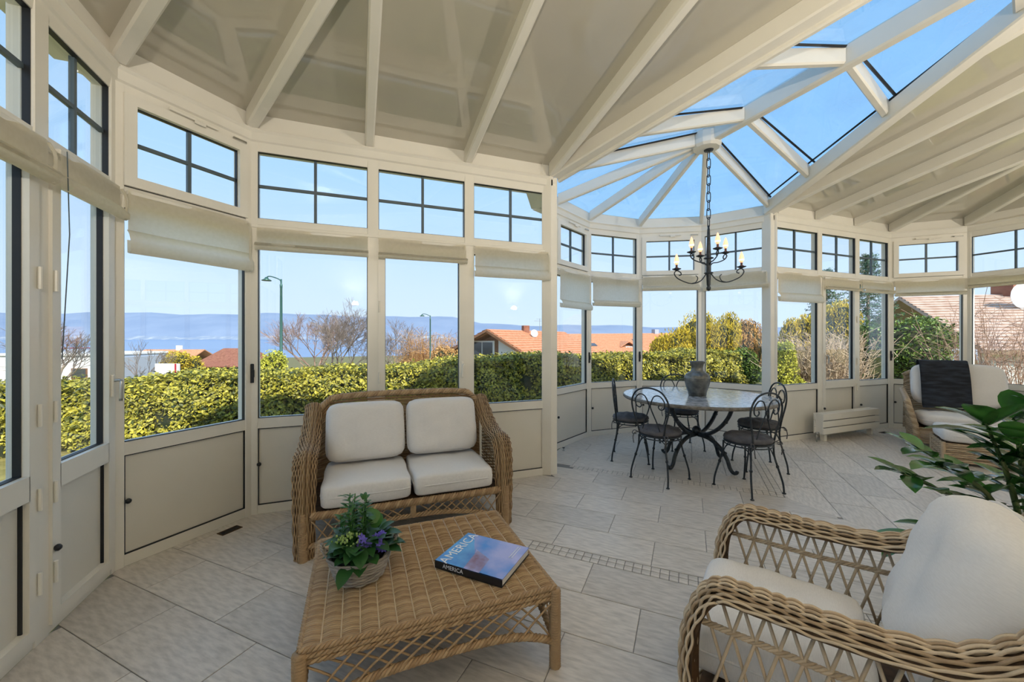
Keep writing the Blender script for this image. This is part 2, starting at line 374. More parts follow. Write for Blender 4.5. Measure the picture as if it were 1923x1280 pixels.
# ------------------------------------------------------------------ glazed walls
Z_PB, Z_PT, Z_GB, Z_GT, Z_TB, Z_TT, Z_L = .07, .68, .76, 2.20, 2.35, 2.88, 3.05
win_no = 0; door_no = 0
def rect_frame(mb, x0, x1, z0, z1, b, y0, y1):
    mb.box(x0,x0+b,y0,y1,z0,z1); mb.box(x1-b,x1,y0,y1,z0,z1); mb.box(x0+b,x1-b,y0,y1,z0,z0+b); mb.box(x0+b,x1-b,y0,y1,z1-b,z1); return mb
def reveal(mb, x0, x1, z0, z1, y0=.006, y1=.034, g=.004):
    mb.box(x0,x0+g,y0,y1,z0,z1); mb.box(x1-g,x1,y0,y1,z0,z1); mb.box(x0,x1,y0,y1,z0,z0+g); mb.box(x0,x1,y0,y1,z1-g,z1); return mb
BLINDS = []
def glazed_wall(name, A, B, units):
    """units: list of (width share, options). local x runs along the wall, local y outwards"""
    global win_no, door_no
    A, B = Vector((A[0],A[1],0)), Vector((B[0],B[1],0)); d = B-A; L = d.length; rz = math.atan2(d.y, d.x)
    root = empty(name, A, rz, kind='structure')
    tot = sum(u[0] for u in units); xs = [0.0]
    for u in units: xs.append(xs[-1]+u[0]/tot*L)
    for i, x in enumerate(xs):
        end = i in (0, len(xs)-1); w = .046
        MB().cbox((x,.042,1.525), (2*w,.096,3.05), 0, .004).build('post', M['frame'], root)
    MB().box(0,L,0,.075,0,Z_PB).build('base_rail', M['frame'], root)
    MB().box(0,L,0,.075,Z_PT,Z_GB).build('sill_rail', M['frame'], root)
    MB().profile([(0,Z_GT),(.08,Z_GT),(.08,Z_TB),(0,Z_TB),(0,Z_TB-.05),(-.012,Z_TB-.055),(-.012,Z_TB-.075),(0,Z_TB-.08)], 0, L).build('transom_rail', M['frame'], root)
    MB().profile([(0,Z_TT),(.08,Z_TT),(.08,Z_L+.13),(0,Z_L+.13),(0,Z_L),(-.03,Z_L),(-.034,Z_L-.012),(-.02,Z_L-.03),(-.02,Z_L-.09),(-.006,Z_L-.10)], -.01, L+.01).build('head_rail', M['frame'], root)
    MB().profile([(.08,Z_L+.02),(.12,Z_L-.01),(.30,Z_L-.01),(.30,Z_L+.10),(.285,Z_L+.10),(.285,Z_L+.01),(.13,Z_L+.01),(.08,Z_L+.13)], -.06, L+.06).build('gutter', M['frame'], root)
    for i, (_, o) in enumerate(units):
        x0, x1 = xs[i]+.046, xs[i+1]-.046
        if o.get('door'): door_no += 1; nm = 'door_%d' % door_no
        else: win_no += 1; nm = 'window_%d' % win_no
        w = empty(nm, A, rz, kind='structure')
        # transom
        tx0, tx1, tz0, tz1 = x0, x1, Z_TB, Z_TT
        if o.get('vent'):
            rect_frame(MB(), x0-.012, x1+.012, Z_TB-.022, Z_TT+.022, .03, -.004, .002).build('seal', M['gasket'], w)
            rect_frame(MB(), x0-.008, x1+.008, Z_TB-.018, Z_TT+.018, .062, -.026, .05).build('vent_sash', M['frame'], w)
            tx0, tx1, tz0, tz1 = x0+.054, x1-.054, Z_TB+.044, Z_TT-.044
            xm = (x0+x1)/2
            st_ = MB().cbox((xm,-.036,Z_TT+.032), (.30,.016,.02), 0, .004).build('stay', M['frame'], w)
            MB().cbox((xm+.03,-.044,Z_TT+.014), (.07,.014,.026), 0, .004).build('stay_catch', M['frame'], st_)
            MB().cbox((x1-.06,-.034,Z_TT+.026), (.10,.014,.016), 0, .003).build('stay_arm', M['metal'], st_)
        MB().box(tx0,tx1,.034,.041,tz0,tz1).build('transom_pane', M['pane'], w)
        xm, zm = (tx0+tx1)/2, (tz0+tz1)/2
        MB().box(xm-.011,xm+.011,.026,.050,tz0,tz1).build('glazing_bar', M['bar'], w)
        MB().box(tx0,tx1,.027,.049,zm-.011,zm+.011).build('glazing_bar', M['bar'], w)
        reveal(MB(), tx0, tx1, tz0, tz1).build('transom_seal', M['gasket'], w)
        # main light and panel below
        gx0, gx1, gz0 = x0, x1, Z_GB
        if o.get('sash'):
            s_ = rect_frame(MB(), x0-.004, x1+.004, .045, Z_GT+.015, .058, -.02, .05)
            s_.box(x0+.05,x1-.05,-.02,.05,Z_PT,Z_GB+.03); s_ = s_.build('sash', M['frame'], w)
            rect_frame(MB(), x0-.008, x1+.008, .042, Z_GT+.018, .03, -.003, .002).build('seal', M['gasket'], w)
            gx0, gx1, gz0 = x0+.054, x1-.054, Z_GB+.03
            hx = x1-.025 if o['sash'] > 0 else x0+.025
            h = MB().cbox((hx,-.026,1.12), (.026,.014,.13), 0, .004).build('handle_plate', M['frame'], s_)
            MB().tube(catmull([(hx,-.03,1.15),(hx,-.062,1.15),(hx-.01*o['sash'],-.068,1.13),(hx-.012*o['sash'],-.066,1.03)],5), .009, 7).build('handle', M['frame'] if o.get('white_handle') else M['metal'], s_, True)
            hx2 = x0+.006 if o['sash'] > 0 else x1-.006
            for hz in (.24, .62, 1.0, 1.62): MB().tube([(hx2,-.028,hz),(hx2,-.028,hz+.10)], .008, 8).build('hinge', M['frame'], s_)
        MB().box(gx0,gx1,.034,.041,gz0,Z_GT).build('pane', M['pane'], w)
        reveal(MB(), gx0, gx1, gz0, Z_GT).build('pane_seal', M['gasket'], w)
        MB().box(gx0,gx1,.016,.05,Z_PB,Z_PT).build('lower_panel', M['panel'], w)
        reveal(MB(), gx0, gx1, Z_PB, Z_PT, .002, .016, .006).build('panel_seal', M['gasket'], w)
        kx = (x0+.012) if o.get('knob',-1) < 0 else x1-.012
        kb = MB().lathe([(.010,0),(.016,.006),(.016,.016),(.008,.024)], 10); kb.xf(Matrix.Translation((kx,-.008 if not o.get('sash') else -.02,.40)) @ Matrix.Rotation(PI/2,4,'X')); kb.build('cord_knob', M['black'], w, True)
        if o.get('latch'):
            lx = xs[i+1]; MB().cbox((lx,-.014,1.12), (.022,.022,.15), 0, .005).cbox((lx,-.028,1.12), (.014,.014,.06), 0, .004).build('latch', M['black'], w)
        b = o.get('blind')
        if b: BLINDS.append((A, rz, xs[i]+.03, xs[i+1]-.03, b, o))
    return root

W = glazed_wall
W('wall_left', (P0[0],YB), P0, [(.67,{}),(.67,{'blind':(2.30,2.14,2.10,None)}),(.67,{'blind':(2.30,2.14,2.10,None)}),(.67,{'blind':(2.30,2.14,2.10,None)}),(.67,{'blind':(2.30,2.15,2.11,None)}),
    (.67,{'blind':(2.30,2.16,2.10,'white blind at the far left, cut by the edge of the photo'),'sash':-1}),
    (.60,{'door':1,'sash':1,'blind':(2.30,2.18,2.10,'cream folded blind over the glazed door at the left, with hanging cord'),'cord':1})])
W('wall_left_corner', P0, P1, [(1,{'vent':1,'latch':1,'blind':(2.30,2.05,1.91,'deep cream blind with one thick roll, left of the sofa')})])
W('wall_front_left', P1, P2, [(1,{'blind':(2.27,2.14,2.085,'cream folded blind on the pane behind the left half of the sofa')}),
    (.95,{'door':1,'sash':1,'white_handle':1,'blind':(2.27,2.13,2.085,'narrow cream blind on the casement with white handle behind the sofa')}),
    (.95,{'blind':(2.27,2.08,1.975,'cream blind with pale lower strip, just left of the dining bay post')})])
W('wall_bay_side_left', P2, Q0, [(1,{})])
W('wall_bay_left', Q0, Q1, [(1,{'vent':1,'latch':1,'blind':(2.27,1.88,1.78,'white lowered blind on the first narrow pane of the dining bay')})])
W('wall_bay_front', Q1, Q2, [(1,{'latch':1,'blind':(2.27,1.93,1.85,'white lowered blind behind the left dining chair, second in the bay')})])
W('wall_bay_right', Q2, Q3, [(1,{'vent':1,'blind':(2.32,2.16,2.09,'short raised blind left behind the chandelier')})])
W('wall_bay_side_right', Q3, Q4, [(1,{'blind':(2.30,2.14,2.07,'short raised blind right behind the chandelier')})])
W('wall_front_right', Q4, Q5, [(1,{'blind':(2.28,2.00,1.88,'cream blind with see-through upper part, right of the dining bay post')}),
    (.9,{'door':1,'sash':-1,'blind':(2.26,2.12,2.08,'crumpled cream blind on the casement with grey handle above the radiator')}),
    (.86,{'latch':1,'blind':(2.26,2.13,2.07,'small cream blind above the right end of the radiator')})])
W('wall_right_corner', Q5, Q6, [(1,{'vent':1,'blind':(2.28,2.09,2.035,'plain flat cream blind behind the dark throw')})])
W('wall_right', Q6, (Q6[0],YB), [(1,{'blind':(2.28,2.17,2.12,'tightly gathered pale blind at the right edge of the photo')})]+[(1,{}) for _ in range(4)])
# end cheeks of the two posts at the mouth of the bay
for nm, p, sx in (('trim_1', P2, 1), ('trim_2', Q4, -1)):
    MB().cbox((p[0]+sx*.02, p[1]+.045, 1.525), (.09,.13,3.05), 0, .006).build(nm, M['frame'], kind='structure')

# ------------------------------------------------------------------ roman blinds
for (A, rz, x0, x1, (zt, zf, zb, lab), o) in BLINDS:
    if lab is None: continue
    mx = (x0+x1)/2; hw = (x1-x0)/2-.016
    base = A+Matrix.Rotation(rz,3,'Z') @ Vector((mx,0,0))
    t_ = thing('roman_blind', lab, 'blind', base, rz, 'cream roman blinds on the glazing')
    yo = -.026 if not (o.get('sash') or o.get('vent')) else -.034
    MB().cbox((0,yo,zt-.012), (2*hw,.024,.024), 0, .004).build('head_rail', M['frame'], t_)
    ph = random.uniform(0,6)
    wob = lambda x, k: .004*math.sin(x*9+ph+k*.7)
    MB().sheet([(yo-.012,zt),(yo-.016,(zt+zf)/2),(yo-.014,zf)], -hw, hw, 16, wob).build('fabric', M['blind'], t_, True)
    d = zf-zb
    n_f = 2 if d < .08 else 1
    for q in range(n_f):
        off = q*.012; lift = q*.028
        pr = [(yo-.012,zf+.006),(yo-.040-off,zf-d*.15+lift*.4),(yo-.062-off,zf-d*.5+lift*.3),(yo-.060-off,zb+lift+.012),(yo-.040-off,zb+lift),(yo-.018,zb+lift+.006),(yo-.012,zf-d*.4)]
        MB().sheet(pr, -hw-.006, hw+.006, 16, wob).build('fold', M['blind'], t_, True)
    if o.get('cord'):
        MB().tube([(-hw+.03,yo-.02,zt),(-hw+.028,yo-.03,1.9),(-hw+.01,yo-.012,1.3)], .0025, 5).build('cord', M['bar'], t_)
    if random.random() < .5:
        MB().tube(catmull([(hw-.02,yo-.03,zt-.02),(hw-.012,yo-.05,zt-.08),(hw-.016,yo-.045,zb)],4), .007, 6).build('cord_tassel', M['blind'], t_, True)

# ------------------------------------------------------------------ roof
ceiling = empty('ceiling', (0,0,0), kind='structure')
SL = .188; H1 = (-.62,-3.95); H2 = (3.284-H1[0],-3.95)
zp = lambda y: 3.17+SL*(-y)
ZR = zp(-3.95)
def panel(pts, m='ceil', t=.03, name='ceiling_panel'):
    c = Vector((sum(p[0] for p in pts)/len(pts), sum(p[1] for p in pts)/len(pts), sum(p[2] for p in pts)/len(pts)))
    if len(pts) > 4:
        mb = MB().slab([Vector(p)-c for p in pts], t)
    else: mb = MB().slab([Vector(p)-c for p in pts], t)
    return mb.build(name, M[m], ceiling, loc=c)
def mir(p): return (3.284-p[0],)+tuple(p[1:])
F_ = lambda x, y: (x, y, zp(y))
KV = 1.642/3.95                              # plan slope of the valleys
hip = lambda x: (x-P1[0])/(H1[0]-P1[0])*H1[1]
for side in (0, 1):
    m_ = (lambda p: p) if not side else mir
    fix = (lambda l: [m_(p) for p in l]) if not side else (lambda l: [m_(p) for p in reversed(l)])
    cor = P0 if not side else (Q6[0]*-1+3.284, Q6[1])
    panel(fix([F_(P1[0],0), F_(-1.76,0), F_(-1.76,hip(-1.76))]))
    panel(fix([F_(-1.76,0), F_(-.88,0), F_(-.88,hip(-.88)), F_(-1.76,hip(-1.76))]))
    panel(fix([F_(-.88,0), F_(0,0), F_(0,-3.95), F_(H1[0],-3.95), F_(-.88,hip(-.88))]))
    panel(fix([F_(0,0), F_(.88,-.88/KV), F_(.88,-3.95), F_(0,-3.95)]))
    panel(fix([F_(.88,-.88/KV), F_(1.642,-3.95), F_(.88,-3.95)]))
    panel(fix([(cor[0],cor[1],3.17), F_(P1[0],0), (H1[0],H1[1],ZR)]))
    for a, b in ((cor[1],-2.6), (-2.6,YB)):
        if a == cor[1]: panel(fix([(cor[0],-2.6,3.17), (cor[0],cor[1],3.17), (H1[0],H1[1],ZR)]))
        else: panel(fix([(cor[0],YB,3.17), (cor[0],-2.6,3.17), (H1[0],H1[1],ZR), (H1[0],YB,ZR)]))
    def bm(name, a, b, w=.075, d=.13, **k):
        a, b = m_(a), m_(b); MB().beam(a, b, w, d).build(name, M['frame'], ceiling)
    zb = lambda y: zp(y)-.12
    bm('hip_beam', (P1[0]+.015,-.03,zb(.0)), (H1[0],H1[1],ZR-.12), .085)
    bm('hip_beam', (cor[0]+.03,cor[1]-.02,3.05), (H1[0],H1[1],ZR-.12), .085)
    bm('rafter', (-1.76,-.01,zb(0)), (-1.76,hip(-1.76),zb(hip(-1.76))))
    bm('rafter', (-.88,-.01,zb(0)), (-.88,hip(-.88),zb(hip(-.88))))
    bm('rafter', (.0,-.03,zb(0)), (.0,-3.95,zb(-3.95)))
    bm('rafter', (.88,-.88/KV,zb(-.88/KV)), (.88,-3.95,zb(-3.95)))
    bm('rafter', (cor[0],-2.6,3.05), (H1[0],H1[1],ZR-.12))
    # valley: broad beam with a lower moulded edge towards the glass
    bm('valley_beam', (.05,-.02,3.045), (1.642,-3.95,ZR-.135), .13, .135)
    bm('valley_moulding', (.105,.02,3.02), (1.70,-3.92,ZR-.18), .05, .15)
MB().box(H1[0],H2[0],-3.99,-3.91,ZR-.16,ZR+.02).build('ridge_beam', M['frame'], ceiling)
panel([(H1[0],YB,ZR),(H2[0],YB,ZR),(H2[0],-3.95,ZR),(H1[0],-3.95,ZR)])
# glass roof of the bay
HUB = (1.642,-.44); ZHG, ZEG = 3.615, 3.175
MB().beam((HUB[0],HUB[1]+.02,3.465), (HUB[0],-3.95,3.465), .085, .16).build('bay_ridge_beam', M['frame'], ceiling)
MB().lathe([(.03,-.05),(.13,-.045),(.15,-.02),(.15,.14),(.05,.16)], 12, (HUB[0],HUB[1],3.475)).build('hub', M['frame'], ceiling)
fan = [P2, Q0, Q1, Q2, Q3, Q4]
for p in fan:
    d = Vector((p[0]-HUB[0], p[1]-HUB[1])); L = d.length; d /= L
    e = .05 if p not in (P2, Q4) else .10
    MB().beam((HUB[0]+d.x*.10,HUB[1]+d.y*.10,3.455), (p[0]-d.x*e,p[1]-d.y*e,3.055+.03*(p in (P2,Q4))), .055, .125).build('hip_beam', M['frame'], ceiling)
def gpane(pts): return panel(pts, 'roofglass', .008, 'roof_pane')
for i in range(5):
    a, b = fan[i], fan[i+1]
    gpane([(HUB[0],HUB[1],ZHG), (b[0],b[1],ZEG), (a[0],a[1],ZEG)][::-1])
vk = lambda k: (KV*k, -k)
rid = [(-.44,0.0),(-.90,.72),(-1.75,1.60),(-2.6,2.48),(-3.95,3.95)]
for side in (0, 1):
    for j in range(4):
        (y0,k0),(y1,k1) = rid[j], rid[j+1]
        v0, v1 = vk(k0), vk(k1)
        q = [(HUB[0],y0,ZHG),(HUB[0],y1,ZHG if j < 3 else ZR),(v1[0],v1[1],zp(-k1)+.01),(v0[0],v0[1],zp(-k0)+.01)]
        if side: q = [mir(p) for p in reversed(q)]
        gpane(q[::-1])
        if j < 3:
            a, b = (HUB[0]-.04,y1,3.485), (v1[0]+.06,v1[1]+.03,zp(-k1)-.115)
            if side: a, b = mir(a), mir(b)
            MB().beam(a, b, .06, .12).build('glazing_rafter', M['frame'], ceiling)
        # black seal lines along the rafter and the valley edge of each pane
        z0, z1, zh = zp(-k0)-.006, zp(-k1)-.006, ZHG-.016
        L0 = Vector((v0[0],v0[1],z0)); L1 = Vector((v1[0],v1[1],z1)); Rg = Vector((HUB[0],y1,zh)); Rg0 = Vector((HUB[0],y0,zh))
        for p, q_ in ((Rg.lerp(L1,.03)+Vector((0,.045,0)), Rg.lerp(L1,.9)+Vector((0,.045,0))), (L0.lerp(Rg0,.115), L1.lerp(Rg,.115)), (Rg0.lerp(L0,.06)+Vector((0,-.045,0)), Rg0.lerp(L0,.9)+Vector((0,-.045,0)))):
            if side: p, q_ = mir(tuple(p)), mir(tuple(q_))
            MB().beam(p, q_, .024, .014).build('pane_seal', M['gasket'], ceiling)

# ------------------------------------------------------------------ house behind the camera: gable wall and roof
hx, hz0, hz1, hw_ = 3.0, 5.35, 8.9, 7.0
hw = MB(); hr_, hzr = 4.5, hz1-4.5*(hz1-hz0)/hw_
pr = [(hx-hw_,-.14),(hx+hr_,-.14),(hx+hr_,hzr),(hx,hz1),(hx-hw_,hz0)]
hw.add([(x,YB-.02,z) for x,z in pr]+[(x,YB-9,z) for x,z in pr], [(4,3,2,1,0),(5,6,7,8,9)]+[(i,(i+1)%5,(i+1)%5+5,i+5) for i in range(5)])
house = hw.build('wall_back', M['plaster'], kind='structure')
M['rooftile'] = mat('terracotta_roof', (.42,.17,.085), .8, (.56,.27,.15), 3, 6, bump=.3, bscale=30)
for sx, wd_, ze_ in ((-1, hw_+.6, hz0-.3), (1, hr_+.12, hzr-.06)):
    MB().slab([(hx,YB+.05,hz1),(hx,YB-9.4,hz1),(hx+sx*wd_,YB-9.4,ze_),(hx+sx*wd_,YB+.05,ze_)][::sx], .2).build('roof_slope', M['rooftile'], house)

FILL_UPLIGHT = 138.0
# ------------------------------------------------------------------ unseen uplighters added on the wall behind the camera to brighten the room
M['shade'] = mat('fill_lamp_shade', (.80,.77,.70), .7)
M['glow'] = mat('fill_lamp_tube', (1,.95,.85), .4, emit=((1,.84,.62), 12.0))
for sx_, lab in ((-1.9,'added fill uplighter on house wall behind the sofa group'), (1.64,'added fill uplighter on house wall facing the dining bay'), (5.2,'added fill uplighter on house wall facing the corner armchair')):
    wl = thing('fill_lamp', lab, 'lamp', (sx_,YB+.0,2.05), 0, 'added fill uplighters')
    n = 16; ring = lambda r_, z, k=0: [(r_*math.cos(PI*j/n), r_*math.sin(PI*j/n)*.8, z) for j in range(n+1)]
    rows__ = [ring(.03,-.16), ring(.12,-.10), ring(.19,0), ring(.20,.03), ring(.185,.03), ring(.11,-.08)]
    mb = MB(); mb.add([p for r_ in rows__ for p in r_], [(i*(n+1)+j,i*(n+1)+j+1,(i+1)*(n+1)+j+1,(i+1)*(n+1)+j) for i in range(5) for j in range(n)]).build('shade', M['shade'], wl, True)
    MB().tube([(-.08,.06,.0),(.08,.06,.0)], .012, 8).build('lamp', M['glow'], wl, True)  # glowing tube of the added fill light
    ld = bpy.data.lights.new('fill_uplight', 'SPOT'); ld.energy = FILL_UPLIGHT; ld.color = (1,.92,.80); ld.spot_size = math.radians(140); ld.spot_blend = .6; ld.shadow_soft_size = .06
    lo = bpy.data.objects.new('fill_uplight', ld); COL.objects.link(lo); lo.parent = wl; lo.location = (0,.07,.05); lo.rotation_euler = (PI-math.radians(42),0,0)
# ------------------------------------------------------------------ wicker helpers
def weave(mb, S, n_str, ribs, r, amp, spr=4, alt=True, sides=4, v0=0.0, v1=1.0):
    """strands along v over a surface S(u,v)->(point, normal), rising and diving between ribs"""
    for i in range(n_str):
        u = (i+.5)/n_str; m = max(2, int(ribs*spr)); pts = []
        jit = random.uniform(-.15,.15)/n_str
        for k in range(m+1):
            v = v0+(v1-v0)*k/m; p, n = S(u+jit, v); a = math.sin(PI*ribs*(v-v0)/(v1-v0))
            h = amp*(a*(1 if i % 2 else -1) if alt else abs(a))
            pts.append(Vector(p)+Vector(n)*h)
        mb.tube(pts, r*random.uniform(.85,1.12), sides, cap=False)
    return mb
def braid(mb, path, r=.006, amp=.008, wl=.06, strands=3, sides=5):
    path = [Vector(p) for p in path]; L = [0.0]
    for a, b in zip(path, path[1:]): L.append(L[-1]+(b-a).length)
    n = max(6, int(L[-1]/wl*7)); res = []
    def at(s):
        for i in range(len(path)-1):
            if s <= L[i+1] or i == len(path)-2:
                f = (s-L[i])/max(L[i+1]-L[i],1e-9); return path[i].lerp(path[i+1], min(max(f,0),1)), (path[i+1]-path[i]).normalized()
    for q in range(strands):
        pts = []
        for k in range(n+1):
            s = L[-1]*k/n; p, t = at(s); up = Vector((0,0,1)) if abs(t.z) < .8 else Vector((0,1,0))
            sd = t.cross(up).normalized(); u2 = sd.cross(t); ph = 2*PI*(s/wl+q/strands)
            pts.append(p+sd*(amp*math.cos(ph))+u2*(amp*math.sin(ph)))
        mb.tube(pts, r, sides)
    return mb
def wrapped(mb, path, r, pitch=.011, sides=9):
    path = catmull(path, 8) if len(path) > 2 else [Vector(path[0]).lerp(Vector(path[1]), k/8) for k in range(9)]
    L = [0.0]
    for a, b in zip(path, path[1:]): L.append(L[-1]+(b-a).length)
    n = int(L[-1]/pitch)*3; pts = []; j = 0
    for k in range(n+1):
        s = L[-1]*k/n
        while j < len(path)-2 and s > L[j+1]: j += 1
        pts.append(path[j].lerp(path[j+1], (s-L[j])/max(L[j+1]-L[j],1e-9)))
    return mb.tube(pts, lambda t: r*(1+.10*math.sin(2*PI*t*n/3)), sides)
def pillow(w, d, h, pw=5.0, ex=.42, n=20, nz=None, wr=.004, seed=1):
    """stuffed cushion: rounded outline, edges fuller or sharper by the exponents"""
    rs = random.Random(seed); a1, a2, a3 = rs.uniform(0,6), rs.uniform(0,6), rs.uniform(0,6)
    g = [math.sin(PI/2*(2*i/n-1)) for i in range(n+1)]; mb = MB(); ids = {}
    def P(i, j, top):
        x, y = g[i], g[j]
        k = max(abs(x), abs(y)); q = (abs(x)**pw+abs(y)**pw)**(1/pw) or 1; f = k/q if q > 0 else 1
        X, Y = x*f, y*f
        t = max(0.0, 1-max(abs(x),abs(y))**6)**ex
        z = h/2*t*(1 if top else -1)
        wv = wr*(math.sin(X*7+a1+Y*3)+.6*math.sin(Y*11+a2-X*5)+.5*math.sin(X*13+a3))*t
        return (X*w/2*(1+.01*math.sin(Y*6+a1)), Y*d/2*(1+.01*math.sin(X*6+a2)), z+(wv if top else 0))
    for top in (0, 1):
        for i in range(n+1):
            for j in range(n+1):
                edge = i in (0,n) or j in (0,n)
                if edge and top: ids[(i,j,1)] = ids[(i,j,0)]; continue
                ids[(i,j,top)] = len(mb.v); mb.v.append(P(i,j,top))
        for i in range(n):
            for j in range(n):
                f = (ids[(i,j,top)],ids[(i+1,j,top)],ids[(i+1,j+1,top)],ids[(i,j+1,top)])
                mb.f.append(f if top else f[::-1])
    return mb
def piping(w, d, pw, r=.005):
    pts = []
    for k in range(48):
        a = 2*PI*k/48; c, s = math.cos(a), math.sin(a); q = (abs(c)**pw+abs(s)**pw)**(1/pw)
        pts.append((c/q*w/2, s/q*d/2, 0))
    return MB().tube(pts, r, 5, closed=True)
def cushion(name, label, loc, rot, w, d, h, pw, ex, seed, cat='cushion', group=None, wr=.004, n=22):
    t = thing(name, label, cat, loc, 0, group); t.rotation_euler = rot
    pillow(w, d, h, pw, ex, n, wr=wr, seed=seed).build('cover', M['cushion'], t, True)
    piping(w*1.0, d*1.0, pw).build('piping', M['cushion'], t, True)
    return t
def lattice(parent, a0, a1, b0, b1, n, lean, r=.0045, bow=.0, m='wicker', nrm=(0,1,0), name='lattice_cane'):
    """crossing canes between the edge a0-a1 and the edge b0-b1"""
    a0, a1, b0, b1, nrm = map(Vector, (a0,a1,b0,b1,nrm))
    for s in (-1, 1):
        for i in range(n+1):
            f = i/n; g = f+s*lean
            if g < -.001 or g > 1.001: continue
            p, q = a0.lerp(a1, f), b0.lerp(b1, g); mid = (p+q)/2+nrm*(bow+s*.004)
            MB().tube([p, mid, q], r, 5).build(name, M[m], parent, True)

# ------------------------------------------------------------------ rattan sofa (front towards -y)
sofa = thing('rattan_sofa', 'honey coloured woven rattan two-seat sofa against the glazed wall', 'sofa', (-1.50,-.545,0))
SW, SD = .70, .345
for sx in (-1, 1):
    # arm: broad woven band that climbs from the floor over the arm into the back
    prof = catmull([(-SD,0,0),(-SD-.012,0,.30),(-SD+.01,0,.54),(-SD+.09,0,.655),(-SD+.27,0,.675),(-SD+.44,0,.745),(SD-.05,0,.90)], 6)
    prof = [Vector((0,p.x,p.z)) for p in prof]
    Lp = len(prof)-1
    def S(u, v, sx=sx, prof=prof, Lp=Lp):
        k = min(int(v*Lp), Lp-1); f = v*Lp-k; p = prof[k].lerp(prof[k+1], f); t = (prof[k+1]-prof[k]).normalized()
        nrm = Vector((0,-t.z,t.y)); a = (u-.5)*2
        wd = .062+.012*math.sin(PI*v)
        q = p+Vector((sx*(SW-.03)+a*wd,0,0))-nrm*(a*a*.035)
        nn = (nrm+Vector((a*.8,0,0))).normalized()
        return q, nn
    mb = MB(); weave(mb, S, 18, 30, .0042, .0046, 5); mb.build('arm', M['wicker'], sofa, True)
    bk = MB(); n_u, n_v = 6, 30
    vs_ = [S(i/n_u, j/n_v)[0]-S(i/n_u, j/n_v)[1]*.008 for j in range(n_v+1) for i in range(n_u+1)]
    bk.add(vs_, [(j*(n_u+1)+i,j*(n_u+1)+i+1,(j+1)*(n_u+1)+i+1,(j+1)*(n_u+1)+i) for j in range(n_v) for i in range(n_u)]).build('arm_core', M['wickdark'], sofa, True)
    # side below the arm
    def S2(u, v, sx=sx): return (sx*(SW-.005), -SD+.02+v*(2*SD-.04), .12+u*.48*(1+.1*v)), (sx,0,0)
    weave(MB(), S2, 40, 16, .0055, .004, 3).build('side_panel', M['wicker'], sofa, True)
    for sy in (-1, 1): wrapped(MB(), [(sx*(SW-.025),sy*(SD-.01),0),(sx*(SW-.025),sy*(SD-.01),.30)], .030).build('leg', M['wicker'], sofa, True)
# back: woven panel with a rolled, gently arched top
def SB(u, v):
    x = (v-.5)*2; z = .28+u*(.62+.035*(1-x**4)-.10*max(0,abs(x)-.86)/.14)
    return (x*(SW-.045), SD-.06+.03*u-.02*x*x, z), (0,-1,0)
weave(MB(), SB, 62, 30, .0058, .004, 3).build('back_panel', M['wicker'], sofa, True)
top = [SB(1.0, k/24)[0] for k in range(25)]
braid(MB(), [Vector(p)+Vector((0,-.005,.008)) for p in top], .012, .016, .09, 4, 6).build('back_rail', M['wicker'], sofa, True)
braid(MB(), [(-SW+.07,-SD,.275),(SW-.07,-SD,.275)], .011, .017, .075, 4, 6).build('front_braid', M['wicker'], sofa, True)
MB().box(-SW+.06,SW-.06,-SD+.03,SD-.05,.25,.29).build('seat_deck', M['wickdark'], sofa)
arch = lambda x: .085+.10*(1-(abs(x)/(SW-.06))**2.2)
for sx in (-1, 1):
    xs_ = [sx*(.035+i*(SW-.10)/9) for i in range(10)]
    for s in (-1, 1):
        for i in range(10):
            j = i+s*1.6
            if not -.01 <= j <= 9.01: continue
            xb = sx*(.035+j*(SW-.10)/9)
            MB().tube([(xs_[i],-SD+.004*s,.26),(xb,-SD+.004*s,arch(xb))], .0048, 5).build('lattice_cane', M['wicker'], sofa, True)
braid(MB(), [(x,-SD,arch(x)) for x in [(-SW+.06)+k*(2*SW-.12)/20 for k in range(21)]], .008, .010, .08, 3).build('arch_rail', M['wicker'], sofa, True)
wrapped(MB(), [(0,-SD,.10+.075),(0,-SD,.265)], .020).build('middle_post', M['wicker'], sofa, True)
for sx, la in ((-1,'left'), (1,'right')):
    cushion('seat_cushion', 'square white linen seat cushion, %s one on the sofa' % la, (-1.50+sx*.2945,-.605,.378), (0,0,0), .570,.60,.165, 14,.16, 3+sx, wr=.003)
    cushion('back_cushion', 'white linen back cushion leaning on the %s half of the sofa back' % la, (-1.50+sx*.292,-.415,.690), (math.radians(74),0,math.radians(-1*sx)), .562,.43,.16, 7,.40, 8+sx)

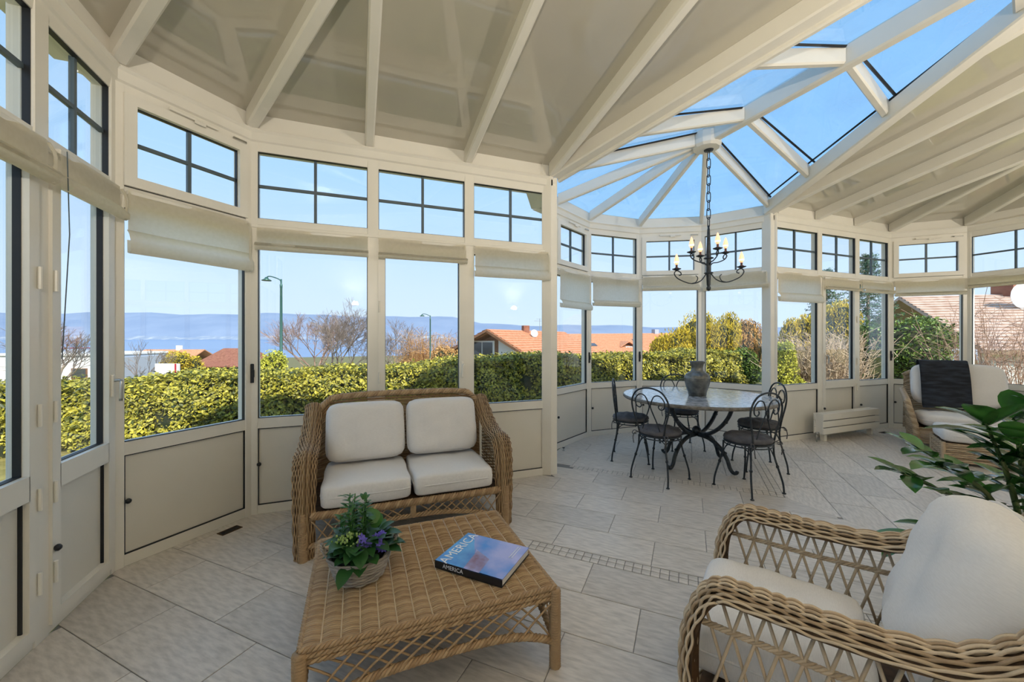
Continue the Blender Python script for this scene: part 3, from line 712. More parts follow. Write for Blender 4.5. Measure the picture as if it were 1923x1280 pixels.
# ------------------------------------------------------------------ rattan coffee table
ct = thing('coffee_table', 'low woven rattan coffee table with lattice skirt in front of sofa', 'table', (-1.555,-1.765,0))
TX, TY, TH = .485, .395, .35
def ST(u, v): return (-TX+2*TX*v, -TY+2*TY*u, TH-.012), (0,0,1)
weave(MB(), ST, 76, 15, .0046, .0075, 6, alt=False).build('woven_top', M['wicker'], ct, True, kind='stuff')
MB().box(-TX+.01,TX-.01,-TY+.01,TY-.01,TH-.035,TH-.014).build('top_board', M['wickdark'], ct)
for i in range(16):
    x = -TX+2*TX*i/15; MB().tube([(x,-TY,TH-.009),(x,TY,TH-.009)], .0034, 5).build('rib', M['wicker2'], ct, True)
rim = [(-TX,-TY),(TX,-TY),(TX,TY),(-TX,TY)]
for i in range(4):
    a, b = rim[i], rim[(i+1)%4]
    for q, (dz, rr) in enumerate(((-.014,.010),(-.034,.011),(-.054,.010))):
        braid(MB(), [(a[0],a[1],TH+dz),(b[0],b[1],TH+dz)], .0062, .0065, .05+.01*q, 3).build('edge_braid', M['wicker'], ct, True)
    L_ = math.hypot(b[0]-a[0], b[1]-a[1]); dx, dy = (b[0]-a[0])/L_, (b[1]-a[1])/L_
    ar = lambda f: .105+.085*(1-abs(2*f-1)**3.2)
    n = 12 if L_ > .9 else 10
    for s in (-1, 1):
        for k in range(n+1):
            f = k/n; g = f+s*.16
            if not 0 <= g <= 1: continue
            m_ = ((f+g)/2); o = .006*s
            p = [(a[0]+dx*L_*f-dy*o, a[1]+dy*L_*f+dx*o, TH-.062), (a[0]+dx*L_*(m_+s*.012)-dy*o, a[1]+dy*L_*(m_+s*.012)+dx*o, (TH-.062+ar(g))/2), (a[0]+dx*L_*g-dy*o, a[1]+dy*L_*g+dx*o, ar(g))]
            MB().tube(catmull(p,3), .0046, 5).build('lattice_cane', M['wicker'], ct, True)
    braid(MB(), [(a[0]+dx*L_*f, a[1]+dy*L_*f, ar(f)) for f in [k/16 for k in range(17)]], .0075, .010, .07, 4).build('arch_rail', M['wicker'], ct, True)
    wrapped(MB(), [(a[0],a[1],0),(a[0],a[1],TH-.02)], .024).build('leg', M['wicker'], ct, True)
# ------------------------------------------------------------------ book on the table
M['cover'] = mat('book_cover_photo', (.03,.20,.62), .25, (.45,.42,.72), 5, 5, stretch=(1,1,1), lo=.35, hi=.62, coat=.4)
M['cover_red'] = mat('book_cover_rock', (.20,.07,.09), .3, (.42,.40,.68), 14, 6, lo=.3, hi=.6)
M['paper'] = mat('paper_edge', (.80,.77,.70), .7, (.66,.63,.57), 1, stretch=(1,1,300))
M['white'] = mat('white_print', (.85,.87,.9), .5)
M['skyprint'] = mat('book_cover_sky', (.02,.16,.55), .25, (.10,.42,.85), 9, 4, coat=.4)
book = thing('book', 'large blue picture book lying on the rattan coffee table', 'book', (-1.305,-1.885,TH+.002), math.radians(43))
BW, BH, BT = .285, .345, .034
MB().box(-BW/2,BW/2,-BH/2,BH/2,0,.003).box(-BW/2,-BW/2+.004,-BH/2,BH/2,0,BT).build('spine', M['black'], book)
MB().box(-BW/2+.004,BW/2-.004,-BH/2+.004,BH/2-.004,.003,BT-.003).build('pages', M['paper'], book)
cv = MB().box(-BW/2,BW/2,-BH/2,BH/2,BT-.003,BT).build('cover', M['cover'], book)
zc = BT+.0006
MB().add([(-BW/2+.001,BH/2-.001,zc),(-BW/2+.001,.02,zc),(-.02,.035,zc),(.06,.085,zc),(BW/2-.001,.13,zc),(BW/2-.001,BH/2-.001,zc)], [(0,1,2,3,4,5)]).build('printed_sky', M['skyprint'], cv)
MB().add([(-BW/2+.001,.02,zc),(-BW/2+.001,-.06,zc),(-.03,-.05,zc),(.02,.05,zc),(-.02,.035,zc)], [(0,1,2,3,4)]).build('printed_rock', M['cover_red'], cv)
def letters(txt, size, loc, rot, parent, m, name='lettering', ext=.0004, bold=0.0):
    cu = bpy.data.curves.new(name, 'FONT'); cu.body = txt; cu.size = size; cu.extrude = ext; cu.offset = bold; cu.resolution_u = 3; cu.align_x = 'CENTER'; cu.align_y = 'CENTER'
    tmp = bpy.data.objects.new('tmp', cu); COL.objects.link(tmp); dg = bpy.context.evaluated_depsgraph_get(); me = bpy.data.meshes.new_from_object(tmp.evaluated_get(dg))
    bpy.data.objects.remove(tmp); me.name = name
    o = link(name, me, M[m], parent, loc); me.materials.clear(); me.materials.append(M[m]); o.rotation_euler = rot; return o
letters('AMERICA', .068, (-.005,BH/2-.045,zc+.0006), (0,0,0), cv, 'white')
letters('AMERICA', .026, (-BW/2-.0006,.075,BT/2), (PI/2,0,-PI/2), book, 'white', 'spine_lettering')
for q in range(2): MB().box(.02,.125,-BH/2+.035+q*.012,-BH/2+.038+q*.012,zc,zc+.0005).build('print_line', M['white'], cv)

# ------------------------------------------------------------------ basket of flowering plants
M['leaf'] = mat('dark_green_leaf', (.012,.045,.012), .35, (.04,.13,.03), 9, island=True, transl=.15, lo=.1, hi=.9)
M['leaf2'] = mat('fresh_green_leaf', (.03,.11,.02), .35, (.10,.26,.05), 9, island=True, transl=.2, lo=.1, hi=.9)
M['purple'] = mat('violet_petal', (.17,.12,.60), .5, (.30,.24,.80), 20, transl=.25)
M['bud'] = mat('lime_buds', (.20,.34,.06), .5, (.42,.55,.18), 30)
M['greywick'] = mat('weathered_willow', (.22,.18,.14), .75, (.46,.41,.35), 30, island=True, lo=.1, hi=.9)
M['soil'] = mat('potting_soil', (.02,.014,.01), .95)
pot = thing('flower_basket', 'grey willow basket of purple flowers and green leaves on coffee table', 'plant', (-1.845,-1.80,TH))
def SBk(u, v):
    a = 2*PI*v; rr = .092+.036*u; return (rr*math.cos(a), rr*math.sin(a), .008+u*.105), (math.cos(a), math.sin(a), 0)
weave(MB(), SBk, 15, 18, .0062, .005, 5).build('basket', M['greywick'], pot, True)
MB().lathe([(.08,.003),(.088,.01),(.116,.10),(.105,.102),(.02,.10)], 20).build('liner', M['soil'], pot, True)
for sx in (-1, 1):
    braid(MB(), catmull([(sx*.115,-.03,.10),(sx*.15,-.02,.15),(sx*.155,.01,.165),(sx*.148,.035,.13),(sx*.115,.04,.10)],5), .003, .004, .03, 2).build('handle', M['greywick'], pot, True)
def big_leaf(c, d, L, W_, droop=.3):
    """one broad leaf: rows of points along a drooping midrib"""
    d = Vector(d).normalized(); sd = d.cross(Vector((0,0,1)))
    sd = sd.normalized() if sd.length > .01 else Vector((1,0,0)); up = sd.cross(d).normalized(); mb_v = []; n = 5
    for i in range(n+1):
        t = i/n; w = W_*math.sin(PI*min(1,.08+t*.92))**.75*.5
        p = Vector(c)+d*(L*t)-Vector((0,0,1))*(droop*L*t*t)
        mb_v += [p-sd*w+up*w*.25, p, p+sd*w+up*w*.25]
    return mb_v, [f for i in range(n) for f in ((i*3,i*3+1,i*3+4,i*3+3),(i*3+1,i*3+2,i*3+5,i*3+4))]
rl = random.Random(5)
for k in range(64):
    a = rl.uniform(0,2*PI); q = rl.uniform(.02,.10); el = rl.uniform(.15,1.0)
    if k % 2: d = (math.cos(a), math.sin(a), el)
    else: d = (math.cos(a)*.9, math.sin(a)*.9, el-.2)
    v_, f_ = big_leaf((q*math.cos(a), q*math.sin(a), .10+rl.uniform(0,.07)), d, rl.uniform(.07,.12), rl.uniform(.05,.075), .35)
    MB().add(v_, f_).build('leaf', M['leaf'], pot, True)
for k in range(15):       # upright leafy shoots at the back
    a = rl.uniform(0,2*PI); bx, by = -.03+.05*math.cos(a), .035+.03*math.sin(a); h = rl.uniform(.15,.27); mb = MB(); mb.tube([(bx,by,.10),(bx+.01,by+.01,.10+h)], .0025, 5)
    for j in range(12):
        z = .12+h*(.25+.75*j/12)-.02; aa = j*2.4+a
        v_, f_ = big_leaf((bx,by,z), (math.cos(aa), math.sin(aa), .7), .055, .016, .3); mb.add(v_, f_)
    mb.build('leafy_shoot', M['leaf2'], pot, True)
for k in range(4):
    v_, f_ = big_leaf((.06,.05,.16+.02*k), (.5-.3*k,.3,.5), .085, .07, .2); MB().add(v_, f_).build('broad_leaf', M['leaf2'], pot, True)
for k in range(30):      # violet blossoms, five petals each
    x, y, z = .045+rl.uniform(-.052,.052), -.055+rl.uniform(-.02,.03), .165+rl.uniform(-.03,.035); mb = MB(); d = Vector((rl.uniform(-.3,.4),-1,.5)).normalized(); e1 = d.orthogonal().normalized(); e2 = d.cross(e1); c = Vector((x,y,z))
    for j in range(5):
        a = 2*PI*j/5; r1 = (e1*math.cos(a)+e2*math.sin(a)); r2 = (e1*math.cos(a+.55)+e2*math.sin(a+.55)); r0 = (e1*math.cos(a-.55)+e2*math.sin(a-.55))
        mb.add([c, c+r0*.010+d*.003, c+r1*.017, c+r2*.010+d*.003], [(0,1,2,3)])
    mb.build('blossom', M['purple'], pot)
mb = MB()
for k in range(60): mb.ball((-.055+rl.gauss(0,.028), -.03+rl.gauss(0,.02), .19+rl.gauss(0,.012)), .0045, 6, 1.4)
mb.build('buds', M['bud'], pot, True, kind='stuff')

# ------------------------------------------------------------------ near rattan armchair (local +y is its front)
ac = thing('rattan_armchair', 'pale rattan armchair with lattice sides in the right foreground', 'armchair', (-.417,-2.815,0), math.radians(33))
AX, AF, AB, AZ = .328, .335, -.34, .665
for sx in (-1, 1):
    prof = catmull([(AF+.015,0,0),(AF+.03,0,.28),(AF+.02,0,.50),(AF-.055,0,AZ-.012),(AF-.20,0,AZ),(0,0,AZ-.005),(AB+.12,0,AZ+.01),(AB-.02,0,AZ+.10)], 7)
    prof = [Vector((0,p.x,p.z)) for p in prof]; Lp = len(prof)-1
    def S(u, v, sx=sx, prof=prof, Lp=Lp):
        k = min(int(v*Lp), Lp-1); f = v*Lp-k; p = prof[k].lerp(prof[k+1], f); t = (prof[k+1]-prof[k]).normalized()
        nrm = Vector((0,t.z,-t.y)); nrm = nrm if nrm.z > 0 or nrm.y > 0 else -nrm
        a = (u-.5)*2; q = p+Vector((sx*AX+a*.060,0,0))-nrm*(a*a*.036); return q, (nrm+Vector((a*.9,0,0))).normalized()
    weave(MB(), S, 18, 24, .0044, .0062, 6, sides=6).build('arm', M['wicker2'], ac, True)
    n_u, n_v = 6, 40; core = [S(i/n_u, j/n_v)[0]-S(i/n_u, j/n_v)[1]*.009 for j in range(n_v+1) for i in range(n_u+1)]
    MB().add(core, [(j*(n_u+1)+i,j*(n_u+1)+i+1,(j+1)*(n_u+1)+i+1,(j+1)*(n_u+1)+i) for j in range(n_v) for i in range(n_u)]).build('arm_core', M['wickdark'], ac, True)
    x = sx*(AX+.012)
    lattice(ac, (x,AF-.03,AZ-.05), (x,AB+.02,AZ-.05), (x,AF-.03,.255), (x,AB+.02,.255), 11, .17, .0052, 0, 'wicker2', (1,0,0))
    braid(MB(), [(x,AF-.02,AZ-.135),(x,0,AZ-.145),(x,AB,AZ-.135)], .0045, .006, .06, 4).build('mid_rail', M['wicker2'], ac, True)
    def SS(u, v, x=x, sx=sx): return (x, AF-.02+v*(AB-AF+.04), .06+u*.20), (sx,0,0)
    weave(MB(), SS, 20, 14, .0055, .005, 4).build('side_panel', M['wicker2'], ac, True)
    for y in (AF-.01, AB): wrapped(MB(), [(x,y,0),(x,y,.27)], .022).build('leg', M['wicker2'], ac, True)
def SBa(u, v):      # rounded back shell
    a = (v-.5)*2; x = a*(AX+.045); return (x, AB-.17-.12*u+.09*a*a, .20+u*(.72-.16*abs(a)**3)), (0,1,0)
weave(MB(), SBa, 50, 22, .0062, .0055, 4).build('back_panel', M['wicker2'], ac, True)
braid(MB(), [Vector(SBa(1.0, k/24)[0])+Vector((0,0,.012)) for k in range(25)], .013, .020, .09, 5, 6).build('back_rail', M['wicker2'], ac, True)
def SFa(u, v): return (-AX+2*AX*v, AF, .06+u*.20), (0,1,0)
weave(MB(), SFa, 20, 14, .0055, .005, 4).build('front_panel', M['wicker2'], ac, True)
MB().box(-AX,AX,AB,AF-.01,.24,.27).build('seat_deck', M['wickdark'], ac)
Rz = Matrix.Rotation(math.radians(33),4,'Z'); ac_w = lambda p: Matrix.Translation((-.417,-2.815,0)) @ Rz @ Vector(p)
cushion('seat_cushion', 'white linen seat cushion on the foreground armchair', ac_w((0,.125,.378)), (0,0,math.radians(33)), .515,.50,.19, 12,.20, 21, wr=.004)
cushion('back_cushion', 'plump white pillow leaning back in the foreground armchair', ac_w((0,-.335,.655)), (math.radians(-70),0,math.radians(33)), .515,.54,.25, 4.5,.55, 22, wr=.006)

# ------------------------------------------------------------------ dining table
M['stone'] = mat('grey_mosaic_stone', (.22,.23,.24), .12, (.55,.56,.57), 22, 9, bump=.05, bscale=60, lo=.38, hi=.62)
M['stonerim'] = mat('rough_stone_edge', (.13,.11,.085), .55, (.28,.26,.22), 26, 6, bump=.3)
M['stonelight'] = mat('pale_mosaic_band', (.50,.51,.52), .14, (.70,.71,.72), 40, 6)
TC = (1.66,-.29)
dt = thing('dining_table', 'round stone-topped dining table on curved black iron legs', 'table', (TC[0],TC[1],0), math.radians(8))
MB().lathe([(.70,.722),(.775,.724),(.788,.735),(.788,.752),(.78,.76),(.0008,.76)], 64).build('tabletop_edge', M['stonerim'], dt, True)
MB().lathe([(.778,.7602),(.778,.7612),(.0008,.7612)], 64).build('tabletop', M['stone'], dt)
for r0, r1 in ((.30,.325),(.52,.535),(.69,.71)):
    n = 64; mb = MB(); mb.add([(rr*math.cos(2*PI*k/n), rr*math.sin(2*PI*k/n), .7618) for k in range(n) for rr in (r0,r1)], [(2*k,2*k+1,(2*k+3)%(2*n),(2*k+2)%(2*n)) for k in range(n)]); mb.build('inlay_band', M['stonelight'], dt)
for k in range(4):
    a = PI/2*k; c, s = math.cos(a), math.sin(a); w = (-s*.0, c*.0)
    up = catmull([(.02,.335),(.14,.36),(.27,.45),(.37,.58),(.42,.715)],6); lo = catmull([(.02,.33),(.15,.315),(.27,.25),(.35,.15),(.385,.06),(.42,.022),(.455,.03),(.462,.05)],6)
    MB().tube([(p.x*c,p.x*s,p.y) for p in up], .021, 8).build('leg', M['iron'], dt, True)
    lg = MB().tube([(p.x*c,p.x*s,p.y) for p in lo], lambda t: .023-.006*t, 8).build('leg', M['iron'], dt, True)
    MB().ball((.325*c,.325*s,.20), .028, 8, .6).build('collar', M['iron'], lg, True); MB().ball((.335*c,.335*s,.52), .028, 8, .6).build('collar', M['iron'], dt, True)
MB().ball((0,0,.375), .048, 14).build('ball', M['iron'], dt, True)
MB().tube([(.42*math.cos(2*PI*k/32),.42*math.sin(2*PI*k/32),.712) for k in range(32)], .012, 6, closed=True).build('top_ring', M['iron'], dt, True)
# ------------------------------------------------------------------ vase
M['vase'] = mat('dark_pewter', (.10,.10,.09), .36, (.26,.255,.23), 12, 6, metal=.6, bump=.15, bscale=60)
va = thing('vase', 'dark hammered metal vase with thin handles on the dining table', 'vase', (1.66,-.30,.762))
MB().lathe([(.086,0),(.092,.006),(.096,.04),(.118,.10),(.133,.165),(.133,.20),(.118,.235),(.085,.258),(.064,.275),(.060,.31),(.066,.345),(.082,.372),(.084,.378),(.070,.376),(.055,.33),(.01,.32)], 32).build('body', M['vase'], va, True)
for z, rr in ((.045,.100),(.195,.135),(.262,.080)): MB().tube([(rr*math.cos(2*PI*k/28),rr*math.sin(2*PI*k/28),z) for k in range(28)], .003, 5, closed=True).build('ridge', M['vase'], va, True)
for s in (-1, 1):
    a = math.radians(-21); MB().tube(catmull([(s*.118*math.cos(a),s*.118*math.sin(a),.225),(s*.145*math.cos(a),s*.145*math.sin(a),.29),(s*.125*math.cos(a),s*.125*math.sin(a),.335),(s*.085*math.cos(a),s*.085*math.sin(a),.335)],5), .0032, 5).build('handle', M['vase'], va, True)

# ------------------------------------------------------------------ wrought-iron chairs (local +y is the front)
def make_chair():
    t = thing('iron_chair', 'x', 'chair', group='black wrought iron dining chairs')
    sr, sz = .195, .445
    MB().tube([(sr*math.cos(2*PI*k/28),sr*math.sin(2*PI*k/28),sz) for k in range(28)], .008, 6, closed=True).tube([(sr*math.cos(2*PI*k/28),sr*math.sin(2*PI*k/28),sz-.025) for k in range(28)], .006, 6, closed=True).build('seat_ring', M['iron'], t, True)
    mb = MB()
    for k in range(-3, 4):
        h = math.sqrt(sr*sr-(k*.05)**2); mb.box(k*.05-.009,k*.05+.009,-h,h,sz-.003,sz+.002); mb.box(-h,h,k*.05-.009,k*.05+.009,sz-.001,sz+.004)
    mb.build('seat_straps', M['iron'], t)
    for sx in (-1, 1):
        for sy in (-1, 1):
            x, y = sx*.145, sy*.14
            lg = MB().tube(catmull([(x,y,sz-.01),(x*1.02,y*1.04,.33),(x*1.22,y*1.2,.20),(x*1.36,y*1.36,.09),(x*1.38,y*1.42,.004)],5), .0085, 7).build('leg', M['iron'], t, True)
            MB().ball((x*1.16,y*1.15,.235), .014, 8, 1.2).build('knuckle', M['iron'], lg, True)
            MB().lathe([(.016,0),(.017,.006),(.009,.012)], 8, (x*1.38,y*1.42,0)).build('foot', M['iron'], lg, True)
            MB().tube(catmull([(x*1.03,y*1.05,.31),(x*.9,y*.9,.38),(x*.45,y*.95,.425)],4), .005, 5).build('brace', M['iron'], lg, True)
            MB().tube(catmull([(x*1.03,y*1.05,.31),(x*.95,y*.85,.38),(x*1.05,y*.4,.425)],4), .005, 5).build('brace', M['iron'], lg, True)
    bk = lambda x, z: (x, -.15-.10*(z-.44), z)
    hoop = catmull([bk(-.125,.42),bk(-.150,.55),bk(-.195,.70),bk(-.190,.80),bk(-.125,.885),bk(0,.915),bk(.125,.885),bk(.190,.80),bk(.195,.70),bk(.150,.55),bk(.125,.42)],5)
    MB().tube(hoop, .0085, 7).build('back_hoop', M['iron'], t, True)
    for s in (-1, 1):
        sc = catmull([bk(s*.11,.44),bk(s*.075,.56),bk(s*.012,.71),bk(s*.012,.76),bk(s*.05,.835),bk(s*.11,.845),bk(s*.155,.795),bk(s*.150,.735),bk(s*.115,.715),bk(s*.092,.735),bk(s*.10,.757)],5)
        MB().tube(sc, .0062, 6).build('back_scroll', M['iron'], t, True)
    MB().ball(bk(0,.735), .013, 8).build('clasp', M['iron'], t, True)
    pd = MB(); n = 22; m = 9
    def pz(r_, a):
        x, y = r_*math.cos(a), r_*math.sin(a); z = .045*(1-(r_/.205)**6)**.5 if r_ < .205 else 0
        for bx, by in tufts:
            d2 = (x-bx)**2+(y-by)**2; z -= .017*math.exp(-d2/.0009)
        return z
    tufts = [(0,0)]+[(.095*math.cos(2*PI*j/6),.095*math.sin(2*PI*j/6)) for j in range(6)]+[(.165*math.cos(2*PI*j/10),.165*math.sin(2*PI*j/10)) for j in range(10)]
    n, m = 44, 22; vv = [(0,0,sz+.03+pz(0,0))]; ff = []
    for i in range(1, m+1):
        for j in range(n):
            r_ = .205*i/m; a = 2*PI*j/n; vv.append((r_*math.cos(a), r_*math.sin(a), sz+.03+max(pz(r_,a),-.012)))
    for j in range(n): vv.append((.19*math.cos(2*PI*j/n), .19*math.sin(2*PI*j/n), sz+.006))
    for j in range(n): ff.append((0,1+j,1+(j+1)%n))
    for i in range(m):
        for j in range(n): ff.append((1+i*n+j,1+(i+1)*n+j,1+(i+1)*n+(j+1)%n,1+i*n+(j+1)%n))
    ff.append(tuple(1+m*n+j for j in range(n-1,-1,-1)))
    pad = MB().add(vv, ff).build('seat_pad', M['pad'], t, True)
    for j, (bx, by) in enumerate(tufts): MB().ball((bx,by,sz+.03+pz(math.hypot(bx,by),math.atan2(by,bx))+.001), .007, 6, .5).build('tuft', M['pad'], pad, True)
    for s in (-1, 1):
        MB().tube(catmull([(s*.13,-.15,sz+.02),(s*.16,-.185,sz+.012),(s*.175,-.20,sz-.03),(s*.165,-.20,sz-.09)],4), .005, 5).tube(catmull([(s*.13,-.16,sz+.015),(s*.18,-.17,sz+.03),(s*.19,-.19,sz+.0),(s*.15,-.18,sz)],4), .0045, 5).build('tie', M['pad'], pad, True)
    return t
CH = [((1.115,.155),(.77,-.63),'iron chair at the left of the dining table, seen from its side'),
      ((.955,-.51),(.95,.30),'iron chair in front of the table with its back to us, left one'),
      ((1.515,-1.03),(.0,1.0),'iron chair nearest the camera, right front of the dining table'),
      ((2.20,-.62),(-.85,.52),'iron chair at the right of the table, half hidden by the nearest chair'),
      ((2.02,.30),(-.35,-.93),'iron chair behind the dining table and the vase')]
proto = make_chair()
for i, ((x, y), (dx, dy), lab) in enumerate(CH):
    o = proto if i == 0 else copy_tree(proto)
    o.location = (x, y, 0); o.rotation_euler = (0,0,math.atan2(-dx, dy)); o['label'] = lab

# ------------------------------------------------------------------ chandelier
M['rust'] = mat('rusty_cup', (.22,.085,.04), .6, (.10,.05,.035), 30)
M['bulb'] = mat('lit_bulb', (1,.75,.55), .3, emit=((1,.44,.20), .62))
M['bulbcore'] = mat('glowing_filament', (1,.9,.7), .3, emit=((1,.72,.38), 2.4))
CHX, CHY = 1.675, -.44
chd = thing('chandelier', 'black iron chandelier with six lit candle bulbs hanging over table', 'chandelier', (CHX,CHY,0), -YAW)
MB().lathe([(.005,3.41),(.045,3.415),(.055,3.44),(.05,3.455)], 14).build('ceiling_rose', M['iron'], chd, True)
nl = 9; zt_, zb_ = 3.415, 2.60; pitch = (zt_-zb_)/nl
for i in range(nl):
    zc_ = zt_-pitch*(i+.5); hl, hw2 = pitch*.62, .020; pts = []
    for k in range(14):
        a = 2*PI*k/14; x = hw2*math.cos(a); z = (hl-hw2)*(1 if math.sin(a) > 0 else -1)*(abs(math.sin(a)) > .2)+hw2*math.sin(a)
        pts.append((x,0,zc_+z) if i % 2 else (0,x,zc_+z))
    MB().tube(pts, .0048, 5, closed=True).build('chain_link', M['iron'], chd, True)
MB().lathe([(.006,1.905),(.022,1.92),(.022,1.945),(.014,1.955),(.019,1.97),(.025,2.10),(.024,2.30),(.020,2.40),(.014,2.56),(.006,2.61)], 12).build('stem', M['iron'], chd, True)
for z, rr in ((2.095,.048),(2.255,.052)): MB().lathe([(.012,z-.012),(rr,z),(rr*.9,z+.008),(.012,z+.012)], 14).build('collar', M['iron'], chd, True)
def lamp_arm(a, R, z_root, z_low, z_cup, curl):
    c, s = math.cos(a), math.sin(a); P_ = lambda rr, z: (rr*c, rr*s, z)
    arm = MB().tube(catmull([P_(.02,z_root),P_(R*.25,z_root-(z_root-z_low)*.75),P_(R*.55,z_low),P_(R*.92,z_low+(z_cup-z_low)*.30),P_(R*1.07,z_low+(z_cup-z_low)*.68),P_(R*1.0,z_cup-.012),P_(R*.88,z_cup-.03),P_(R*.86,z_cup-.055),P_(R*.93,z_cup-.062)],6), .0062, 6).build('arm', M['iron'], chd, True)
    if curl: MB().tube(catmull([P_(R*.55,z_low),P_(R*.40,z_low+.015),P_(R*.34,z_low+.06),P_(R*.40,z_low+.085)],5), .005, 5).build('curl', M['iron'], arm, True)
    cup = MB().lathe([(.008,z_cup-.012),(.045,z_cup+.004),(.047,z_cup+.009),(.02,z_cup+.006)], 14, (R*c,R*s,0)).build('cup', M['iron'], arm, True)
    MB().lathe([(.026,z_cup+.006),(.022,z_cup+.018),(.011,z_cup+.024),(.011,z_cup+.05)], 10, (R*c,R*s,0)).build('candle', M['rust'], arm, True)
    MB().lathe([(.012,z_cup+.05),(.022,z_cup+.072),(.026,z_cup+.092),(.019,z_cup+.128),(.008,z_cup+.160),(.001,z_cup+.172)], 12, (R*c,R*s,0)).build('bulb', M['bulb'], arm, True)
    MB().ball((R*c,R*s,z_cup+.082), .0262, 10, .75).build('bulb_glow', M['bulbcore'], arm, True)
lamp_arm(PI, .345, 2.10, 1.985, 2.135, True); lamp_arm(0, .355, 2.10, 2.00, 2.16, True)
for a in (PI*1.02, PI*.02, PI*1.5, PI*.5): lamp_arm(a, .19, 2.18, 2.215, 2.315, False)

# ------------------------------------------------------------------ radiator, vents, stop
ra = thing('radiator', 'low cream panel radiator with horizontal slats under the right window', 'radiator', (4.58,-.155,0))
for k in range(3): MB().cbox((0,-.055,.145+k*.092), (1.26,.022,.080), 0, .004).build('slat', M['frame'], ra)
MB().box(-.60,.60,-.03,-.02,.11,.36).build('backing', M['wickdark'], ra)
for k in range(3): MB().cbox((0,.05,.145+k*.092), (1.26,.022,.086), 0, .004).build('slat', M['frame'], ra)
for sx in (-1, 1):
    MB().cbox((sx*.60,0,.235), (.03,.09,.27), 0, .004).build('header', M['frame'], ra)
    MB().cbox((sx*.52,0,.05), (.05,.06,.10), 0, .004).build('foot', M['frame'], ra)
MB().box(-.62,.62,-.066,.066,.368,.374).build('grille', M['frame'], ra)
vl = MB().tube([(-.66,-.02,.12),(-.70,-.02,.12)], .016, 8).build('valve', M['metal'], ra, True)
MB().tube([(-.66,.0,.12),(-.66,.0,0)], .008, 6).build('pipe', M['metal'], ra, True)
for (x, y, rz_, lab) in ((-2.72,-.24,math.radians(45),'small dark floor vent grille beside the left corner panel'), (5.40,-.18,0,'small dark floor vent grille near the right end of the radiator')):
    v_ = thing('floor_vent', lab, 'vent', (x,y,0), rz_, 'floor vents')
    rect = MB(); rect.box(-.07,.07,-.035,-.029,0,.004).box(-.07,.07,.029,.035,0,.004).box(-.07,-.064,-.03,.03,0,.004).box(.064,.07,-.03,.03,0,.004); rect.build('rim', M['wickdark'], v_)
    MB().box(-.066,.066,-.031,.031,.0005,.0015).build('opening', M['black'], v_)
    for k in range(5): MB().box(-.064,.064,-.024+k*.011,-.020+k*.011,.001,.0035).build('slat', M['black'], v_)
ds = thing('door_stop', 'small grey metal door stop on the floor at the bay corner', 'door stop', (.53,.70,0))
MB().lathe([(.016,0),(.016,.004),(.009,.006),(.009,.03),(.014,.032),(.014,.045),(.004,.046)], 12).build('stop', M['metal'], ds, True); MB().lathe([(.0145,.033),(.0155,.036),(.0155,.042),(.0145,.044)], 12).build('rubber_ring', M['black'], ds, True)

# ------------------------------------------------------------------ far armchair, throw and footstool
FA = math.atan2(.85, -.53)        # local +y -> facing (-.85,-.53)
far_c = (5.36,-1.02)
fa = thing('rattan_armchair', 'wide pale wicker armchair with flared arms in the far right corner', 'armchair', (far_c[0],far_c[1],0), FA)
def SBf(u, v):
    a = (v-.5)*2; return (a*(.50-.02*u), -.48+.05*a*a-.09*u, .12+u*(.84-.10*a**4)), (0,1,0)
weave(MB(), SBf, 60, 22, .0065, .005, 3).build('back_panel', M['wicker2'], fa, True)
braid(MB(), [SBf(1.0, k/20)[0] for k in range(21)], .014, .02, .09, 4).build('back_rail', M['wicker2'], fa, True)
for sx in (-1, 1):
    def SAr(u, v, sx=sx): return (sx*(.47+.10*u*u*(.4+.6*v)), -.42+.82*v, .10+u*(.50+.06*(1-v))), (sx,0,0)
    weave(MB(), SAr, 40, 16, .0065, .005, 3).build('arm', M['wicker2'], fa, True)
    braid(MB(), [SAr(1.0, k/10)[0] for k in range(11)]+[(sx*.56,.43,.54),(sx*.50,.42,.30),(sx*.48,.41,.08)], .015, .02, .08, 4).build('arm_rail', M['wicker2'], fa, True)
    for y in (-.30,.38): wrapped(MB(), [(sx*.46,y,0),(sx*.46,y,.14)], .024).build('leg', M['wicker2'], fa, True)
def SFf(u, v): return (-.47+.94*v, .40, .07+u*.20), (0,1,0)
weave(MB(), SFf, 18, 16, .0065, .005, 3).build('front_panel', M['wicker2'], fa, True)
MB().box(-.46,.46,-.32,.39,.22,.26).build('seat_deck', M['wickdark'], fa)
RF = Matrix.Translation((far_c[0],far_c[1],0)) @ Matrix.Rotation(FA,4,'Z')
cushion('seat_cushion', 'white seat cushion on the far corner armchair', RF @ Vector((0,.09,.352)), (0,0,FA), .88,.60,.17, 8,.25, 31)
cushion('back_cushion', 'wide white back cushion of the far corner armchair', RF @ Vector((0,-.285,.765)), (math.radians(-74),0,FA), .88,.58,.17, 5,.40, 32)
M['throw'] = mat('dark_navy_fur', (.006,.008,.014), .8, (.03,.04,.06), 6, 3, stretch=(1,1,5), bump=.3, bscale=140, lo=.42, hi=.7)
th = thing('throw_blanket', 'dark navy striped throw draped over the far armchair back cushion', 'blanket', (far_c[0],far_c[1],0), FA)
pr = catmull([(-.455,.86),(-.468,.97),(-.450,1.06),(-.375,1.095),(-.285,1.065),(-.205,.93),(-.150,.76),(-.105,.60),(-.065,.50),(-.01,.475)],6)
pr = [(p.x,p.y) for p in pr]
for q, off in enumerate((.0,.014)):
    MB().sheet([(a+off*.7,b+off*.5) for a,b in (pr if q == 0 else pr[22:])], -.10, .36-.01*q, 20, lambda x,k: .006*math.sin(x*17+k*.25)).build('layer', M['throw'], th, True)
